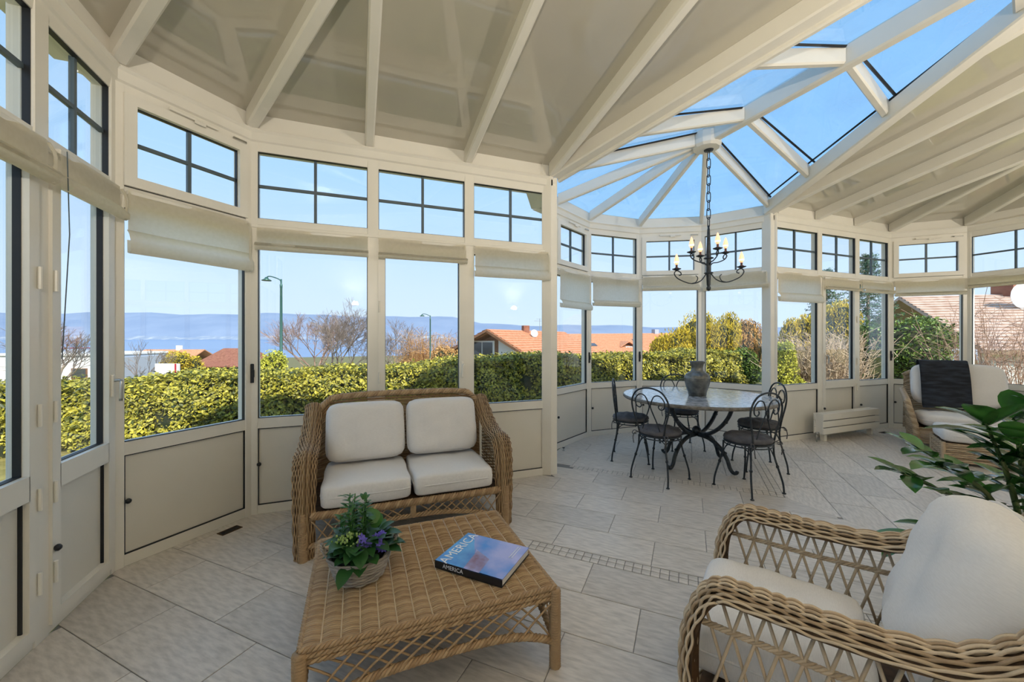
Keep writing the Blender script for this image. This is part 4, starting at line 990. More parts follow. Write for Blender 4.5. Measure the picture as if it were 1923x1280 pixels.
ot = thing('footstool', 'low wicker footstool in front of the far corner armchair', 'footstool', (4.62,-1.38,0), FA)
for (a, b) in (((-.29,-.26),(.29,-.26)),((.29,-.26),(.29,.26)),((.29,.26),(-.29,.26)),((-.29,.26),(-.29,-.26))):
    nrm = Vector((b[1]-a[1], -(b[0]-a[0]), 0)).normalized()
    def SO(u, v, a=a, b=b, nrm=nrm): return (a[0]+(b[0]-a[0])*v, a[1]+(b[1]-a[1])*v, .03+u*.20), nrm
    weave(MB(), SO, 18, 10, .0065, .005, 3).build('side_panel', M['wicker2'], ot, True)
    wrapped(MB(), [(a[0],a[1],0),(a[0],a[1],.24)], .02).build('leg', M['wicker2'], ot, True)
MB().box(-.28,.28,-.25,.25,.20,.235).build('seat_deck', M['wickdark'], ot)
cushion('seat_cushion', 'white box cushion on the low wicker footstool', (4.62,-1.38,.315), (0,0,FA), .60,.55,.16, 9,.22, 33)

# ------------------------------------------------------------------ house plant at the right edge
M['zz'] = mat('glossy_green_leaf', (.018,.085,.018), .22, (.09,.27,.05), 6, rand=.25, transl=.12, coat=.3)
M['stalk'] = mat('green_stalk', (.10,.15,.05), .5, (.18,.20,.08), 12)
M['ceramic'] = mat('white_glazed_pot', (.72,.70,.66), .2, coat=.5)
PX, PY = .98, -2.90
zz = thing('potted_plant', 'leafy glossy house plant reaching in behind the foreground armchair', 'plant', (PX,PY,0))
MB().lathe([(.13,0),(.15,.02),(.19,.36),(.20,.38),(.185,.385),(.17,.35),(.01,.34)], 28).build('pot', M['ceramic'], zz, True)
MB().lathe([(.175,.335),(.17,.345),(.01,.35)], 20).build('soil', M['soil'], zz)
def stem(tip, sag, n_leaf, L, start=.30):
    n_leaf = int(n_leaf*1.2); L *= 1.2
    tip = Vector(tip)-Vector((PX,PY,0)); base = Vector((random.uniform(-.06,.06), random.uniform(-.06,.06), .34))
    m1 = base.lerp(tip,.45)+Vector((0,0,sag)); pts = catmull([base,m1,base.lerp(tip,.8)+Vector((0,0,sag*.5)),tip],8)
    sk = MB().tube(pts, lambda t: .011*(1-t)+.003, 6).build('stalk', M['stalk'], zz, True)
    for k in range(n_leaf):
        f = start+(1-start)*k/(n_leaf-1); i = min(int(f*(len(pts)-1)), len(pts)-2); p = pts[i]; t = (pts[i+1]-pts[i]).normalized()
        sd = t.cross(Vector((0,0,1))).normalized()*(1 if k % 2 else -1); d = (sd*.75+t*.6+Vector((0,0,random.uniform(-.25,.5)))).normalized()
        if k == n_leaf-1: d = t
        v_, f_ = big_leaf(p, d, L*random.uniform(.8,1.15), L*.50, random.uniform(.05,.35)); MB().add(v_, f_).build('leaf', M['zz'], sk, True)
def at_px(x, y, Z):
    X = (x-961.5)/748*Z; return (CAM.x+X*math.cos(YAW)+Z*math.sin(YAW), CAM.y-X*math.sin(YAW)+Z*math.cos(YAW), 1.4-(y-634)/748*Z)
for (x, y, Z, sag, nl_, L) in ((1692,848,1.75,.10,11,.12),(1700,975,1.62,.22,9,.10),(1722,800,1.95,.12,11,.13),(1850,752,1.55,.10,12,.16),(1905,742,1.75,.08,12,.16),(1990,735,1.6,.10,12,.15),(1830,905,1.75,.12,10,.13),(2060,800,1.6,.08,10,.14),(1760,835,1.6,.16,12,.13),(1915,790,1.5,.12,12,.16),(1950,870,1.6,.1,11,.15)):
    stem(at_px(x,y+40,Z), sag*.8, nl_, L)
# ------------------------------------------------------------------ outdoors: ground, lake, hills
def O(x, Z, y=None, z=0.0):
    """photo column x at distance Z from the camera; height from the row y, or z given"""
    X = (x-961.5)/748*Z; return Vector((CAM.x+X*math.cos(YAW)+Z*math.sin(YAW), CAM.y-X*math.sin(YAW)+Z*math.cos(YAW), z if y is None else 1.4-(y-634)/748*Z))
CR = Vector((math.cos(YAW), -math.sin(YAW), 0)); CF = Vector((math.sin(YAW), math.cos(YAW), 0))
M['lawn'] = mat('dry_spring_grass', (.20,.17,.04), .9, (.36,.30,.09), 7, 6, bump=.6, bscale=60)
M['hill'] = mat('hillside_scrub', (.12,.12,.04), .95, (.22,.18,.07), .5, 6)
M['lake'] = mat('lake_water', (.06,.15,.34), .22, (.09,.20,.42), .002, 3, bump=.15, bscale=.05)
M['mount'] = mat('far_hills_haze_blue', (.17,.235,.36), .95, (.215,.28,.40), .0012, 8)  # distance haze is put into the blue-grey base colour of the hills
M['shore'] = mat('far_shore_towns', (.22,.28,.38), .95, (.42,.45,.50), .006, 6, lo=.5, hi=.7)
MB().prism([(-60,-30),(60,-30),(60,10),(-60,10)], -.6, -.145).build('lawn', M['lawn'], kind='structure')
def strip(rows_, x0, x1):
    mb = MB(); n = len(rows_)
    mb.add([(x,y,z) for y,z in rows_ for x in (x0,x1)], [(2*i,2*i+1,2*i+3,2*i+2) for i in range(n-1)]); return mb
mb = MB(); rr_ = [(10,-.15,60),(45,-5,120),(200,-20,400),(900,-37.5,1500)]
mb.add([(s*w,y,z) for y,z,w in rr_ for s in (-1,1)], [(2*i,2*i+1,2*i+3,2*i+2) for i in range(3)]).build('slope', M['hill'], kind='structure')
MB().add([(-16000,860,-37),(16000,860,-37),(20000,11000,-37),(-20000,11000,-37)], [(0,1,2,3)]).build('lake', M['lake'], kind='structure')
rh = random.Random(3); nh = 130
def ridge_top(x):      # row of the skyline in the photo at column x
    base = np.interp(x, [-900,0,300,560,700,860,905,1000,1250,1600,2600], [590,586,588,590,593,597,606,610,613,616,618])
    return base+1.6*math.sin(x*.021)+1.1*math.sin(x*.057+1)
v = []
for i in range(nh+1):
    x = -900+3500*i/nh
    for (Z, f) in ((8800,0.0),(9300,.28),(10300,.72),(11200,1.0),(12500,.9)):
        h = (634-ridge_top(x))/748*11200+38.4; p = O(x, Z); v.append((p.x, p.y, -37.5+h*f*(1+.05*math.sin(x*.09+Z)*(0 < f < 1))))
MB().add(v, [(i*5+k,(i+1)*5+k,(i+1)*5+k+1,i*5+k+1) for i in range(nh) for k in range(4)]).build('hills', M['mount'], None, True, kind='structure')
v = []
for i in range(nh+1):
    x = -900+3500*i/nh; a, b = O(x,8650), O(x,8950); v += [(a.x,a.y,-36.5),(b.x,b.y,30+18*math.sin(x*.05)+14*math.sin(x*.13))]
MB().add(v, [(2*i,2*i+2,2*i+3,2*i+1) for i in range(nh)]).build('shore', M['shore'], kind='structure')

# ------------------------------------------------------------------ planting
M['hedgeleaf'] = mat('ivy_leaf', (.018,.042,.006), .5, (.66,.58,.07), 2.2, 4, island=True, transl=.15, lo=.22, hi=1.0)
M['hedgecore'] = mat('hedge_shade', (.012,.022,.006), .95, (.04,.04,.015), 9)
M['gold'] = mat('golden_conifer', (.30,.24,.018), .7, (.93,.70,.06), 1.6, 3, island=True, transl=.28, lo=.15, hi=.95)
M['lime'] = mat('lime_thuja', (.22,.26,.02), .7, (.78,.74,.11), 2, 3, island=True, transl=.15, lo=.1, hi=.95)
M['laurel'] = mat('laurel_leaf', (.02,.055,.012), .4, (.24,.36,.06), 2, 3, island=True, transl=.12, lo=.15, hi=.95)
M['fir'] = mat('fir_needles', (.03,.09,.06), .7, (.16,.30,.17), 2, island=True, lo=.15, hi=.95)
M['rusty'] = mat('copper_shrub', (.30,.14,.04), .8, (.75,.45,.16), 2, island=True, lo=.15, hi=.95)
M['bark'] = mat('grey_bark', (.20,.15,.12), .9, (.34,.27,.23), 8)
M['bark2'] = mat('reddish_twigs', (.30,.18,.13), .9, (.45,.30,.23), 8)
M['willow'] = mat('orange_withies', (.50,.27,.10), .9, (.62,.38,.17), 8)
M['drytwig'] = mat('dry_twigs', (.34,.24,.15), .9, (.62,.48,.34), 8, island=True, lo=.1, hi=.9)
def hedge_pts(n, x0, x1, y0, depth, h):
    u = np.random.uniform(x0, x1, n); k = np.random.rand(n); top = np.array([h(a) for a in u]); P = np.zeros((n,3)); N = np.zeros((n,3))
    fr = k < .6
    wv = .10*np.sin(u*2.1)+.07*np.sin(u*5.3+1)+.05*np.sin(u*11)
    zf = np.random.rand(n)**.85
    P[:,0] = u; bul = .12*np.sin(zf*7+u*3)
    P[:,1] = np.where(fr, y0+wv+bul*.6+np.random.exponential(.05,n)+.18*zf**4, y0+.1+wv+np.random.rand(n)*depth)
    P[:,2] = np.where(fr, -.13+(top+.13)*zf, top+np.random.normal(0,.035,n))
    N[:,1] = np.where(fr, -1.0, -.2); N[:,2] = np.where(fr, .45, 1.0)
    return P, N
def hedge(label, x0, x1, y0, depth, h, n, size=.085):
    t = thing('hedge', label, 'hedge', ((x0+x1)/2, y0+depth/2, -.145)); off = np.array([(x0+x1)/2, y0+depth/2, -.145])
    P, N = hedge_pts(n, x0, x1, y0, depth, h)
    link('leaves', leaf_mesh('leaves', P-off, size, nrm=N), M['hedgeleaf'], t, kind='stuff')
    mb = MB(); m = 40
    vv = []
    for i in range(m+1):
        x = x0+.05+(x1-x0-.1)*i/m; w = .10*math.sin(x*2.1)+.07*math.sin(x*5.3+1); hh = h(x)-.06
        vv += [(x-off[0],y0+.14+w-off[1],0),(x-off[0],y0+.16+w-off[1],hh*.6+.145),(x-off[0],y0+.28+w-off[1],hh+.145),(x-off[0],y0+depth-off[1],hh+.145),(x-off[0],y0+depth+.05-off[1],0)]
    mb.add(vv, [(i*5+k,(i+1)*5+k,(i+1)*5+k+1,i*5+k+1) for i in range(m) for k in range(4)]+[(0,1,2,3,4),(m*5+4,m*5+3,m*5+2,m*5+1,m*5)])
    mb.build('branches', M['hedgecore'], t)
    return t
hh = lambda x: float(np.interp(x, [-6,-2.6,-1.2,1,3], [.74,.80,.90,.98,1.0]))+.035*math.sin(x*1.3)+.03*math.sin(x*3.1+2)
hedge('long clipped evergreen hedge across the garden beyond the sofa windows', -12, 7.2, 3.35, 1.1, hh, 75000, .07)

def bush(name, label, cat, c, rx, rz, n, size, m, up=.3, aspect=.5, lumps=7, seed=1, group=None, spiky=False):
    """crown of leaves on several overlapping lumps, with a stem below"""
    rs = np.random.RandomState(seed); t = thing(name, label, cat, (c.x,c.y,c.z), 0, group)
    cs = []
    for i in range(lumps):
        a = rs.uniform(0,2*PI); q = rs.uniform(.15,.62); zz_ = rs.uniform(.25,.78)
        cs.append((q*rx*math.cos(a), q*rx*math.sin(a)*.8, rz*zz_, rs.uniform(.32,.5)*rx, rs.uniform(.20,.32)*rz))
    cs.append((0,0,rz*.5,.62*rx,.46*rz))
    per = n//len(cs); P = []
    for (x,y,z,a,b) in cs:
        d = rs.normal(size=(per,3)); d /= np.linalg.norm(d,axis=1)[:,None]; rad = rs.uniform(.72,1.05,per)[:,None]
        P.append(np.array([x,y,z])+d*rad*np.array([a,a,b]))
    P = np.concatenate(P); P = P[P[:,2] > .02]
    if spiky:
        me = leaf_mesh('leaves', P, size, up=1.6, aspect=aspect, nrm=None, upright=True)
    else: me = leaf_mesh('leaves', P, size, up=up, aspect=aspect)
    link('foliage', me, M[m], t, kind='stuff')
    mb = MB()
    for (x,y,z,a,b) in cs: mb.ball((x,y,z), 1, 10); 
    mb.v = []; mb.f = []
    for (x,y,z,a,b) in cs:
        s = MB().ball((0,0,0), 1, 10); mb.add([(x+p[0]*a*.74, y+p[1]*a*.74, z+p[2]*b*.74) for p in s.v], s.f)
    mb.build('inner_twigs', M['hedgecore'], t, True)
    MB().tube([(0,0,-.3),(0,0,rz*.5)], .05, 6).build('stem', M['bark'], t)
    return t
def G(x, Z, z=-.15): return O(x, Z, None, z)
g1 = 'golden conifers behind the dining bay'
for i, (x, Z, top, rx, lab, m) in enumerate([
    (1262,12.2,612,.80,'golden conifer bush at the left of the dining bay view','gold'),
    (1300,13.4,580,.92,'tallest golden conifer, seen left of the vase','gold'),
    (1352,12.4,592,.80,'golden conifer behind the vase and chandelier','gold'),
    (1404,13.2,596,.90,'copper tinged conifer left of the white bay post','rusty')]):
    c = G(x,Z); hgt = 1.4-(top-634)/748*Z+.15; bush('conifer', lab, 'conifer', c, rx, hgt, 9000, .11, m, up=1.2, aspect=.28, lumps=9, seed=i+2, group=g1, spiky=True)
bush('evergreen_bush', 'green ivy-like bush below the golden conifers in the bay', 'bush', G(1392,11.0), .65, 1.35, 6000, .085, 'laurel', seed=11)
bush('thuja', 'lime yellow clipped thuja just right of the bay post', 'thuja', G(1474,8.6), .42, 1.52, 6000, .07, 'lime', lumps=6, seed=12)
bush('conifer', 'golden conifer rising behind the dry twigs', 'conifer', G(1568,12.5), .95, 2.75, 8000, .12, 'gold', up=1.2, aspect=.28, lumps=8, seed=13, spiky=True)
bush('conifer', 'low golden conifer behind the lime thuja', 'conifer', G(1500,12.0), .8, 2.25, 6000, .12, 'gold', up=1.2, aspect=.28, lumps=8, seed=14, spiky=True)
bush('laurel_bush', 'large glossy dark green laurel right of the radiator window', 'bush', G(1705,10.0), 1.4, 2.25, 14000, .10, 'laurel', lumps=10, seed=15)
bush('laurel_bush', 'paler green bush left of the dark laurel', 'bush', G(1625,10.6), .7, 2.15, 7000, .09, 'laurel', lumps=7, seed=16)
bush('shrub', 'golden shrub at the foot of the near street lamp', 'bush', G(512,14,-.9), .75, 2.0, 5000, .10, 'lime', seed=17)
bush('shrub', 'amber bush left of the brown-roofed house', 'bush', G(345,27,-2.4), 1.7, 2.9, 4000, .16, 'gold', seed=18)
bush('shrub', 'dark clipped ball shrub before the brown-roofed house', 'bush', G(378,19,-1.6), .35, 1.55, 2000, .09, 'laurel', seed=19)
bush('shrub', 'rusty bush behind the hedge near the second street lamp', 'bush', G(845,19,-1.5), 1.0, 2.6, 4000, .13, 'rusty', seed=20)
# fir: tiers of drooping branches
def fir(label, c, h, r0, n=420, seed=1):
    rs = random.Random(seed); t = thing('fir_tree', label, 'tree', (c.x,c.y,c.z)); MB().tube([(0,0,-.3),(0,0,h)], lambda f: .11*(1-f)+.01, 7).build('trunk', M['bark'], t, True); V = []
    tw = MB()
    for i in range(n//4):
        f = (i/(n//4))**.8; z = h*(.15+.84*f); R = r0*(1-f)**.85+.12; a = i*2.39996; tip = Vector((R*math.cos(a), R*math.sin(a), z-R*.12+.08*rs.random())); tw.tube([(0,0,z),tuple(tip)], .012, 3)
        for j in range(46):
            g = rs.uniform(.2,1.0); p = Vector((0,0,z)).lerp(tip, g); V.append((p.x+rs.gauss(0,.07), p.y+rs.gauss(0,.07), p.z+rs.gauss(0,.035)))
    link('needles', leaf_mesh('needles', np.array(V), .12, up=.9, aspect=.22), M['fir'], t, kind='stuff'); tw.build('branches', M['bark'], t); return t
fir('tall blue-green fir rising above the casement blinds', G(1630,13.6), 4.4, 1.25, 460, 1)
fir('slimmer fir seen through the top pane left of the taller one', G(1552,15.4), 4.2, 1.1, 380, 2)
def bare_tree(label, c, h, spread, m, seed, levels=6, dens=3, r0=.10, name='bare_tree'):
    rs = random.Random(seed); t = thing(name, label, 'tree', (c.x,c.y,c.z)); big, fine = MB(), MB()
    def grow(p, d, L, r, lv):
        q = p+d*L; (big if lv > levels-2 else fine).tube([p, p.lerp(q,.5)+Vector((rs.gauss(0,.03),rs.gauss(0,.03),0))*L, q], lambda f: max(r*(1-.4*f),.006), 5 if lv > levels-2 else 3, cap=False)
        if lv <= 0: return
        for k in range(dens if lv < levels else dens+1):
            e = (d+Vector((rs.gauss(0,spread),rs.gauss(0,spread),rs.gauss(.10,spread*.6)))).normalized()
            grow(q if k < dens-1 else p.lerp(q,rs.uniform(.5,.9)), e, L*rs.uniform(.62,.86), r*.62, lv-1)
    grow(Vector((0,0,-.3)), Vector((rs.gauss(0,.05),rs.gauss(0,.05),1)).normalized(), h*.30, r0, levels)
    big.build('trunk', M[m], t, True); fine.build('twigs', M[m], t, kind='stuff'); return t
bare_tree('tall bare reddish tree seen above the left half of the sofa', G(592,31,-3.4), 7.0, .38, 'bark2', 3, 7, 3, .12)
bare_tree('grey bare tree just right of the reddish one', G(632,26,-3), 6.4, .42, 'bark', 4, 7, 3, .10)
bare_tree('leafless tree seen through the glazed door at the left', G(112,25.5,-2.4), 5.0, .45, 'bark', 5, 6, 3, .13)
bare_tree('small leafless tree at the left edge of the door pane', G(58,19.5,-1.6), 3.4, .45, 'bark', 6, 5, 3, .08)
bare_tree('bare tree just left of the second street lamp', G(738,30,-3), 6.2, .42, 'bark', 7, 6, 3, .09)
bare_tree('thin pale birch in front of the white screen wall', G(272,22,-2), 3.3, .34, 'bark', 9, 5, 3, .05)
def withy(label, c, h, r, n, m, seed, name='shrub', cat='shrub', tw=.010, lean=.25):
    rs = random.Random(seed); t = thing(name, label, cat, (c.x,c.y,c.z)); mb = MB()
    for i in range(n):
        a = rs.uniform(0,2*PI); q = r*math.sqrt(rs.random()); b = Vector((q*math.cos(a)*.7,q*math.sin(a)*.7,-.1)); hh_ = h*rs.uniform(.55,1.05)
        tp = b+Vector((rs.gauss(0,lean)*hh_*.4+q*math.cos(a)*.4, rs.gauss(0,lean)*hh_*.4, hh_))
        md = b.lerp(tp,.55)+Vector((rs.gauss(0,.05)*hh_,rs.gauss(0,.05)*hh_,0)); mb.tube([b,md,tp], lambda f: tw*(1-.75*f), 3, cap=False)
        for k in range(4):
            f = rs.uniform(.4,.95); p = b.lerp(tp,f); e = p+Vector((rs.gauss(0,.12)*hh_,rs.gauss(0,.12)*hh_,rs.uniform(.02,.16)*hh_)); mb.tube([p,e], tw*.45, 3, cap=False)
    mb.build('twigs', M[m], t, kind='stuff'); MB().ball((0,0,-.05), r*.5, 8, .5).build('rootstock', M['bark'], t); return t
withy('clump of orange willow shoots behind the hedge, left of the gabled house', G(785,34,-3.2), 5.2, 1.5, 260, 'willow', 21, tw=.03)
withy('second clump of orange willow shoots beside the second street lamp', G(838,38,-3.6), 5.4, 1.3, 220, 'willow', 22, tw=.03)
withy('dry brown twiggy shrub left of the casement over the radiator', G(1548,9.2), 1.75, .8, 420, 'drytwig', 23, tw=.012, lean=.6)
withy('dry pale grasses below the laurel right of the radiator', G(1628,8.2), .75, .5, 300, 'drytwig', 24, tw=.010, lean=.6)
withy('bare upright vine shoots in front of the tiled roof at the right', G(1880,7.9), 2.35, 1.0, 130, 'bark2', 25, tw=.009, lean=.35)

# ------------------------------------------------------------------ street lamps
M['lampgreen'] = mat('green_lamp_post', (.05,.13,.11), .4, metal=.3)
def street_lamp(label, x, Z, ytop, arm):
    zt = 1.4-(ytop-634)/748*Z; c = G(x,Z,-.0); zb_ = -.15-max(0,(c.y-10))*.14; t = thing('street_lamp', label, 'street lamp', (c.x,c.y,zb_), -YAW, 'green street lamps'); H_ = zt-zb_
    MB().lathe([(.10,0),(.10,.5),(.06,.55),(.045,H_-.35),(.05,H_-.33),(.05,H_-.22),(.035,H_-.2),(.03,H_)], 10).build('post', M['lampgreen'], t, True)
    MB().tube(catmull([(0,0,H_-.18),(-.06*arm,0,H_-.02),(-.35*arm,0,H_+.10),(-.52*arm,0,H_+.10),(-.56*arm,0,H_)],6), .022, 6).build('arm', M['lampgreen'], t, True)
    MB().lathe([(.05,.10),(.08,.04),(.19,-.03),(.17,-.045),(.02,-.04)], 14, (-.56*arm,0,H_-.02)).build('shade', M['lampgreen'], t, True)
street_lamp('green street lamp with curved arm, the nearer and taller one', 528, 16, 524, 1.05)
street_lamp('second green street lamp, farther off beside the gabled house', 808, 29, 592, 1.05)

# ------------------------------------------------------------------ neighbouring houses
M['render'] = mat('white_render', (.80,.79,.77), .85, bump=.1, bscale=20)
M['timber'] = mat('brown_timber', (.17,.075,.035), .7, (.25,.12,.06), 4, stretch=(8,1,1))
M['terracotta'] = mat('orange_roof_tiles', (.52,.20,.09), .8, (.66,.32,.18), 6, 5, bump=.2, bscale=14)
M['brownroof'] = mat('brown_roof_tiles', (.22,.075,.045), .8, (.32,.13,.08), 5, 4)
M['pinkroof'] = mat('weathered_pink_tiles', (.52,.36,.28), .9, (.70,.54,.45), 4, 8, bump=.25, bscale=18)
M['greywall'] = mat('blue_grey_wall', (.38,.42,.50), .8)
M['winglass'] = mat('dark_window', (.05,.06,.08), .08, spec=.7)
M['red'] = mat('red_paint', (.45,.02,.04), .5)
def roof_courses(t, a, b, c, d, n, m, name='roof_slope', th_=.10, course='tile_course'):
    """roof slope a-b (ridge) to d-c (eave) with stepped tile courses"""
    a, b, c, d = map(Vector, (a,b,c,d)); nrm = (b-a).cross(d-a).normalized(); nrm = nrm if nrm.z > 0 else -nrm
    rs = MB().add([a,b,c,d]+[p-nrm*th_ for p in (a,b,c,d)], [(0,1,2,3),(7,6,5,4),(0,4,5,1),(1,5,6,2),(2,6,7,3),(3,7,4,0)]).build(name, M[m], t)
    for i in range(n):
        f0, f1 = i/n, (i+1)/n; p, q, r_, s = a.lerp(d,f0), b.lerp(c,f0), b.lerp(c,f1), a.lerp(d,f1)
        MB().add([p+nrm*.004,q+nrm*.004,r_+nrm*.05,s+nrm*.05,r_+nrm*.002,s+nrm*.002], [(0,1,2,3),(3,2,4,5)]).build(course, M[m], rs)
    return rs
# white gabled house
ap = O(925,26,618); phi = math.radians(60); er = CR*math.cos(phi)+CF*math.sin(phi); eg = CR*math.sin(phi)-CF*math.cos(phi)
gh = thing('gabled_house', 'white house with orange tiled gable roof and satellite dish', 'house', (ap.x,ap.y,-4.2)); og = Vector((ap.x,ap.y,-4.2)); A0 = ap-og
LR, WR, dr = 12.0, 3.9, 2.1
ridge0, ridge1 = A0-er*.7, A0+er*LR
for s in (1, -1):
    W2_ = WR if s > 0 else 5.0; dd = dr if s > 0 else 2.25
    roof_courses(gh, ridge0, ridge1, ridge1+eg*s*W2_-Vector((0,0,dd)), ridge0+eg*s*W2_-Vector((0,0,dd)), 14, 'terracotta')
    MB().tube([ridge0-Vector((0,0,.12)), ridge0+eg*s*W2_-Vector((0,0,dd+.12))], .11, 4).build('verge_board', M['timber'], gh)
w1, w2 = A0+eg*3.3-Vector((0,0,1.80)), A0-eg*4.2-Vector((0,0,1.92)); dn = lambda p: Vector((p.x,p.y,0))
mid = A0+eg*.45-Vector((0,0,.30)); c0 = A0+eg*.1
MB().add([mid,w1,dn(w1),dn(mid),mid+er*12,w1+er*12,dn(w1)+er*12], [(0,1,2,3),(1,5,6,2)]).build('white_wall', M['render'], gh)
MB().add([mid,w2,dn(w2),dn(mid)], [(3,2,1,0)]).build('gable_wall', M['timber'], gh)
def win(parent, o, ex, w, h, m='winglass', fr='render', name='window'):
    o, ex = Vector(o), Vector(ex); up = Vector((0,0,1)); nrm = ex.cross(up)
    def quad(x0,x1,z0,z1,off): return [o+ex*x0+up*z0+nrm*off, o+ex*x1+up*z0+nrm*off, o+ex*x1+up*z1+nrm*off, o+ex*x0+up*z1+nrm*off]
    f = MB().add(quad(-w/2-.1,w/2+.1,-.1,h+.1,.05)+quad(-w/2-.1,w/2+.1,-.1,h+.1,-.02), [(0,1,2,3),(0,4,5,1),(1,5,6,2),(2,6,7,3),(3,7,4,0)]).build(name, M[fr], parent)
    for s in (-1, 1): MB().add(quad(s*w/4-w/4+.04,s*w/4+w/4-.04,0,h,.08), [(0,1,2,3)]).build('glass', M[m], f)
win(gh, A0-eg*.75-er*.05-Vector((0,0,2.1)), eg, 1.7, 1.25); 
bl = MB().add([A0-eg*2.6-er*.6-Vector((0,0,2.45)), A0+eg*1.8-er*.6-Vector((0,0,2.45)), A0+eg*1.8-er*.6-Vector((0,0,2.3)), A0-eg*2.6-er*.6-Vector((0,0,2.3))], [(0,1,2,3)]).build('balcony_rail', M['render'], gh)
for k in range(10): p = A0+eg*(-2.5+k*.46)-er*.6-Vector((0,0,3.1)); MB().tube([p,p+Vector((0,0,.7))], .03, 4).build('baluster', M['timber'], gh)
dp = A0+er*4.0+eg*1.0-Vector((0,0,.50)); dsh = MB().lathe([(.03,0),(.15,.02),(.27,.07),(.28,.08),(.26,.075),(.03,.03)], 16); dsh.xf(Matrix.Translation(dp+Vector((0,0,.25))) @ Matrix.Rotation(PI/2-.25,4,'X')); dsh.build('satellite_dish', M['white'], gh, True)
ch = MB().cbox(A0+er*4.2-Vector((0,0,0))+eg*.2, (.45,.45,.7)).build('chimney', M['brownroof'], gh)
an = A0+er*7; MB().tube([an-Vector((0,0,.2)),an+Vector((0,0,1.0))], .02, 4).tube([an+Vector((-.5,0,.8)),an+Vector((.5,0,.8))], .014, 4).tube([an+Vector((-.3,.0,.95)),an+Vector((.3,0,.95))], .014, 4).build('aerial', M['metal'], gh)
# long tiled house behind
lr0, lr1 = O(1010,58,627), O(1262,66,625)
lh = thing('long_house', 'long low house with orange tiled roof, dormer and skylights', 'house', (lr0.x,lr0.y,-4.5)); ol = Vector((lr0.x,lr0.y,-4.5)); a, b = lr0-ol, lr1-ol; ex = (b-a).normalized(); ey = Vector((ex.y,-ex.x,0))
eL = 9.5; fz = Vector((0,0,-3.9))
rs_ = roof_courses(lh, a, b, b+ey*eL+fz, a+ey*eL+fz, 18, 'terracotta'); roof_courses(lh, a, b, b-ey*eL+fz, a-ey*eL+fz, 6, 'terracotta')
q0, q1 = a+ey*(eL-.8)+fz, b+ey*(eL-.8)+fz; MB().add([q0,q1,dn(q1),dn(q0)], [(0,1,2,3)]).build('wall', M['render'], lh)
for f, g in ((.28,.42),(.62,.30),(.80,.30)):
    p = a.lerp(b,f)+ey*eL*g+fz*g+Vector((0,0,.08)); sl = (ey*eL+fz).normalized()
    MB().add([p-ex*.55-sl*.5,p+ex*.55-sl*.5,p+ex*.55+sl*.5,p-ex*.55+sl*.5], [(0,1,2,3)]).build('skylight', M['winglass'], rs_)
p = a.lerp(b,.50)+ey*eL*.50+fz*.45; dm = MB(); dm.add([p+ex*-1.0,p+ex*1.0,p+ex*1.0+Vector((0,0,-1.2))+ey*.2,p-ex*1.0+Vector((0,0,-1.2))+ey*.2], [(0,1,2,3)]); dm = dm.build('dormer', M['timber'], lh)
MB().slab([p-ex*1.4+ey*.4-Vector((0,0,.25)),p+ey*.4+Vector((0,0,.5)),p-ey*3+Vector((0,0,.5)),p-ex*1.4-ey*3-Vector((0,0,.25))], .1).slab([p+ey*.4+Vector((0,0,.5)),p+ex*1.4+ey*.4-Vector((0,0,.25)),p+ex*1.4-ey*3-Vector((0,0,.25)),p-ey*3+Vector((0,0,.5))], .1).build('dormer_roof', M['terracotta'], dm)
win(dm, p+ey*.25-Vector((0,0,.95)), -ex if (-ex).cross(Vector((0,0,1))).dot(ey) > 0 else ex, .9, .7)
cp = a.lerp(b,.86)+Vector((0,0,.1)); MB().cbox(cp, (.8,.8,1.0)).build('chimney', M['greywall'], lh)
# flat white building at the left, with a window and red railing
fw_ = O(30,30,None,0); fb = thing('flat_building', 'white flat-roofed building behind the hedge at far left', 'building', (fw_.x,fw_.y,-4), -YAW)
FBH = 4.05
MB().box(-2,6.1,0,6,0,FBH).build('walls', M['render'], fb); MB().box(-2.1,6.2,-.12,6.1,FBH,FBH+.16).build('parapet', M['render'], fb)
MB().box(7.0,8.3,-.2,5,0,3.95).build('side_wing', M['greywall'], fb)
f = MB().box(4.2,5.4,-.05,0,FBH-1.75,FBH-.95).build('window', M['timber'], fb); MB().box(4.3,5.3,-.08,-.05,FBH-1.65,FBH-1.0).build('glass', M['winglass'], f)
MB().tube([(1.6,-.1,FBH+.1),(2.4,-.1,FBH+.55),(6.1,-.1,FBH+.60)], .035, 5).build('railing', M['red'], fb)
for k in range(4): MB().box(2.6+k*.8,2.9+k*.8,1,1.4,FBH+.16,FBH+.45).build('roof_vent', M['greywall'], fb)
# white screen with red edge
sc_ = O(314,20,None,0); sw = thing('white_screen', 'blank white upright panel with a red edge behind the hedge', 'panel', (sc_.x,sc_.y,-2.2), -YAW)
MB().box(-.62,.55,0,.12,0,2.30).build('panel', M['render'], sw); MB().box(.38,.46,-.02,0,0,2.30).build('stripe', M['red'], sw)
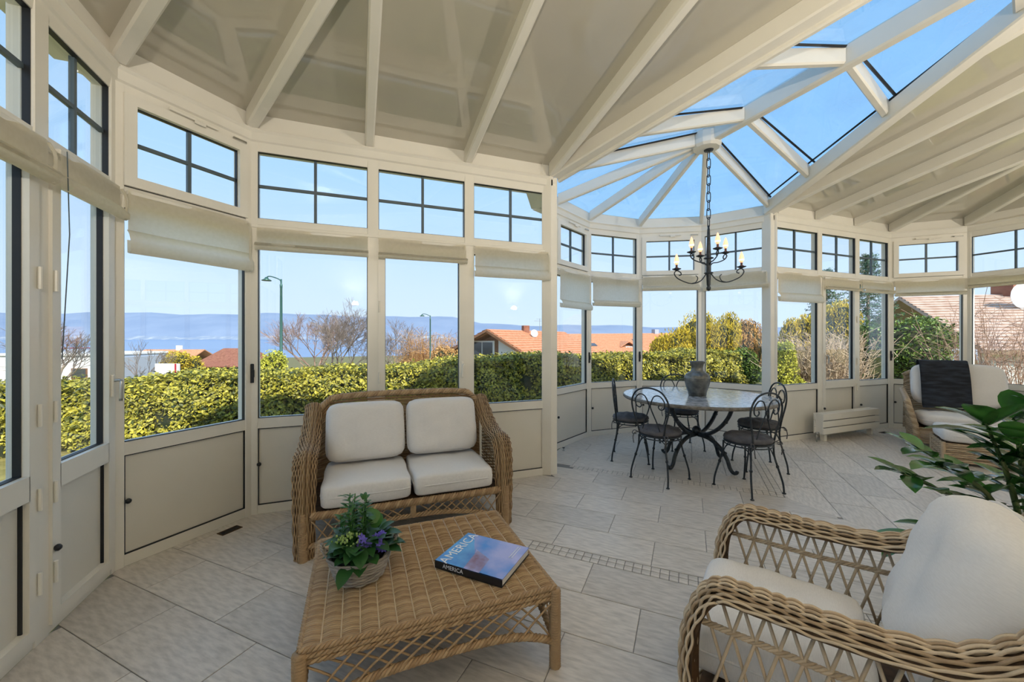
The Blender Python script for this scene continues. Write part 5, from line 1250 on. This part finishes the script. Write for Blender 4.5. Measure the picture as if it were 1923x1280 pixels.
# brown-roofed house
bh_ = O(418,46,None,0); bh = thing('bungalow', 'low bungalow with brown hipped roof and chimney, left of the sofa', 'house', (bh_.x,bh_.y,-6), -YAW)
e_, t_ = 6-1.95, 6+.02
MB().box(-2.4,2.6,0,5,0,e_).build('walls', M['timber'], bh)
for k, q in enumerate(([(-3.2,-.8,e_),(3.3,-.8,e_),(2.0,2.4,t_),(-1.6,2.4,t_)], [(3.3,-.8,e_),(3.3,5.8,e_),(2.0,2.4,t_)], [(-3.2,5.8,e_),(-3.2,-.8,e_),(-1.6,2.4,t_)], [(3.3,5.8,e_),(-3.2,5.8,e_),(-1.6,2.4,t_),(2.0,2.4,t_)])): MB().slab(q, .12).build('roof_slope', M['brownroof'], bh)
MB().cbox((1.6,2.4,t_+.3), (.5,.5,.8)).build('chimney', M['render'], bh); MB().box(-1.6,-.4,-.04,0,e_-1.3,e_-.2).build('window', M['winglass'], bh)
ob = O(285,52,None,0); oh = thing('bungalow', 'orange-brown roof of a house behind the thin birch', 'house', (ob.x,ob.y,-6), -YAW)
MB().box(-2.6,4.4,0,5,0,4.2).build('walls', M['render'], oh)
for q in ([(-3.2,-.8,4.1),(5,-.8,4.1),(5,2.5,5.7),(-3.2,2.5,5.7)], [(5,5.8,4.1),(-3.2,5.8,4.1),(-3.2,2.5,5.7),(5,2.5,5.7)]): MB().slab(q, .12).build('roof_slope', M['terracotta'], oh)
MB().cbox((1.5,2.5,5.9), (.5,.5,.9)).build('chimney', M['render'], oh)
# tiled roof close by on the right
r0_, r1_ = O(1688,15.6,557), O(2150,13.5,545)
nb = thing('tiled_outbuilding', 'weathered pink tiled roof of the neighbouring building at the right', 'building', (r0_.x,r0_.y,-.15)); on = Vector((r0_.x,r0_.y,-.15)); a, b = r0_-on, r1_-on; ex = (b-a).normalized(); ex.z = 0; ex.normalize(); ey = Vector((ex.y,-ex.x,0)); ey = ey if ey.dot(CF) < 0 else -ey
fz = Vector((0,0,-2.0))
rs_ = roof_courses(nb, a, b, b+ey*4.2+fz, a+ey*4.2+fz, 20, 'pinkroof'); roof_courses(nb, a, b, b-ey*4.2+fz, a-ey*4.2+fz, 5, 'pinkroof')
q0, q1 = a+ey*3.9+fz*.95, b+ey*3.9+fz*.95; MB().add([q0,q1,dn(q1),dn(q0)], [(0,1,2,3)]).build('wall', M['render'], nb)
cp = O(1888,14.6,548)-on; MB().cbox(cp-Vector((0,0,.1)), (.55,.55,.9)).build('chimney', M['brownroof'], nb)
dsh = MB().lathe([(.03,0),(.22,.03),(.42,.12),(.43,.13),(.40,.125),(.03,.05)], 18); dsh.xf(Matrix.Translation(O(1912,13.6,556)-on) @ Matrix.Rotation(-YAW,4,'Z') @ Matrix.Rotation(PI/2,4,'X')); dsh.build('satellite_dish', M['white'], nb, True)
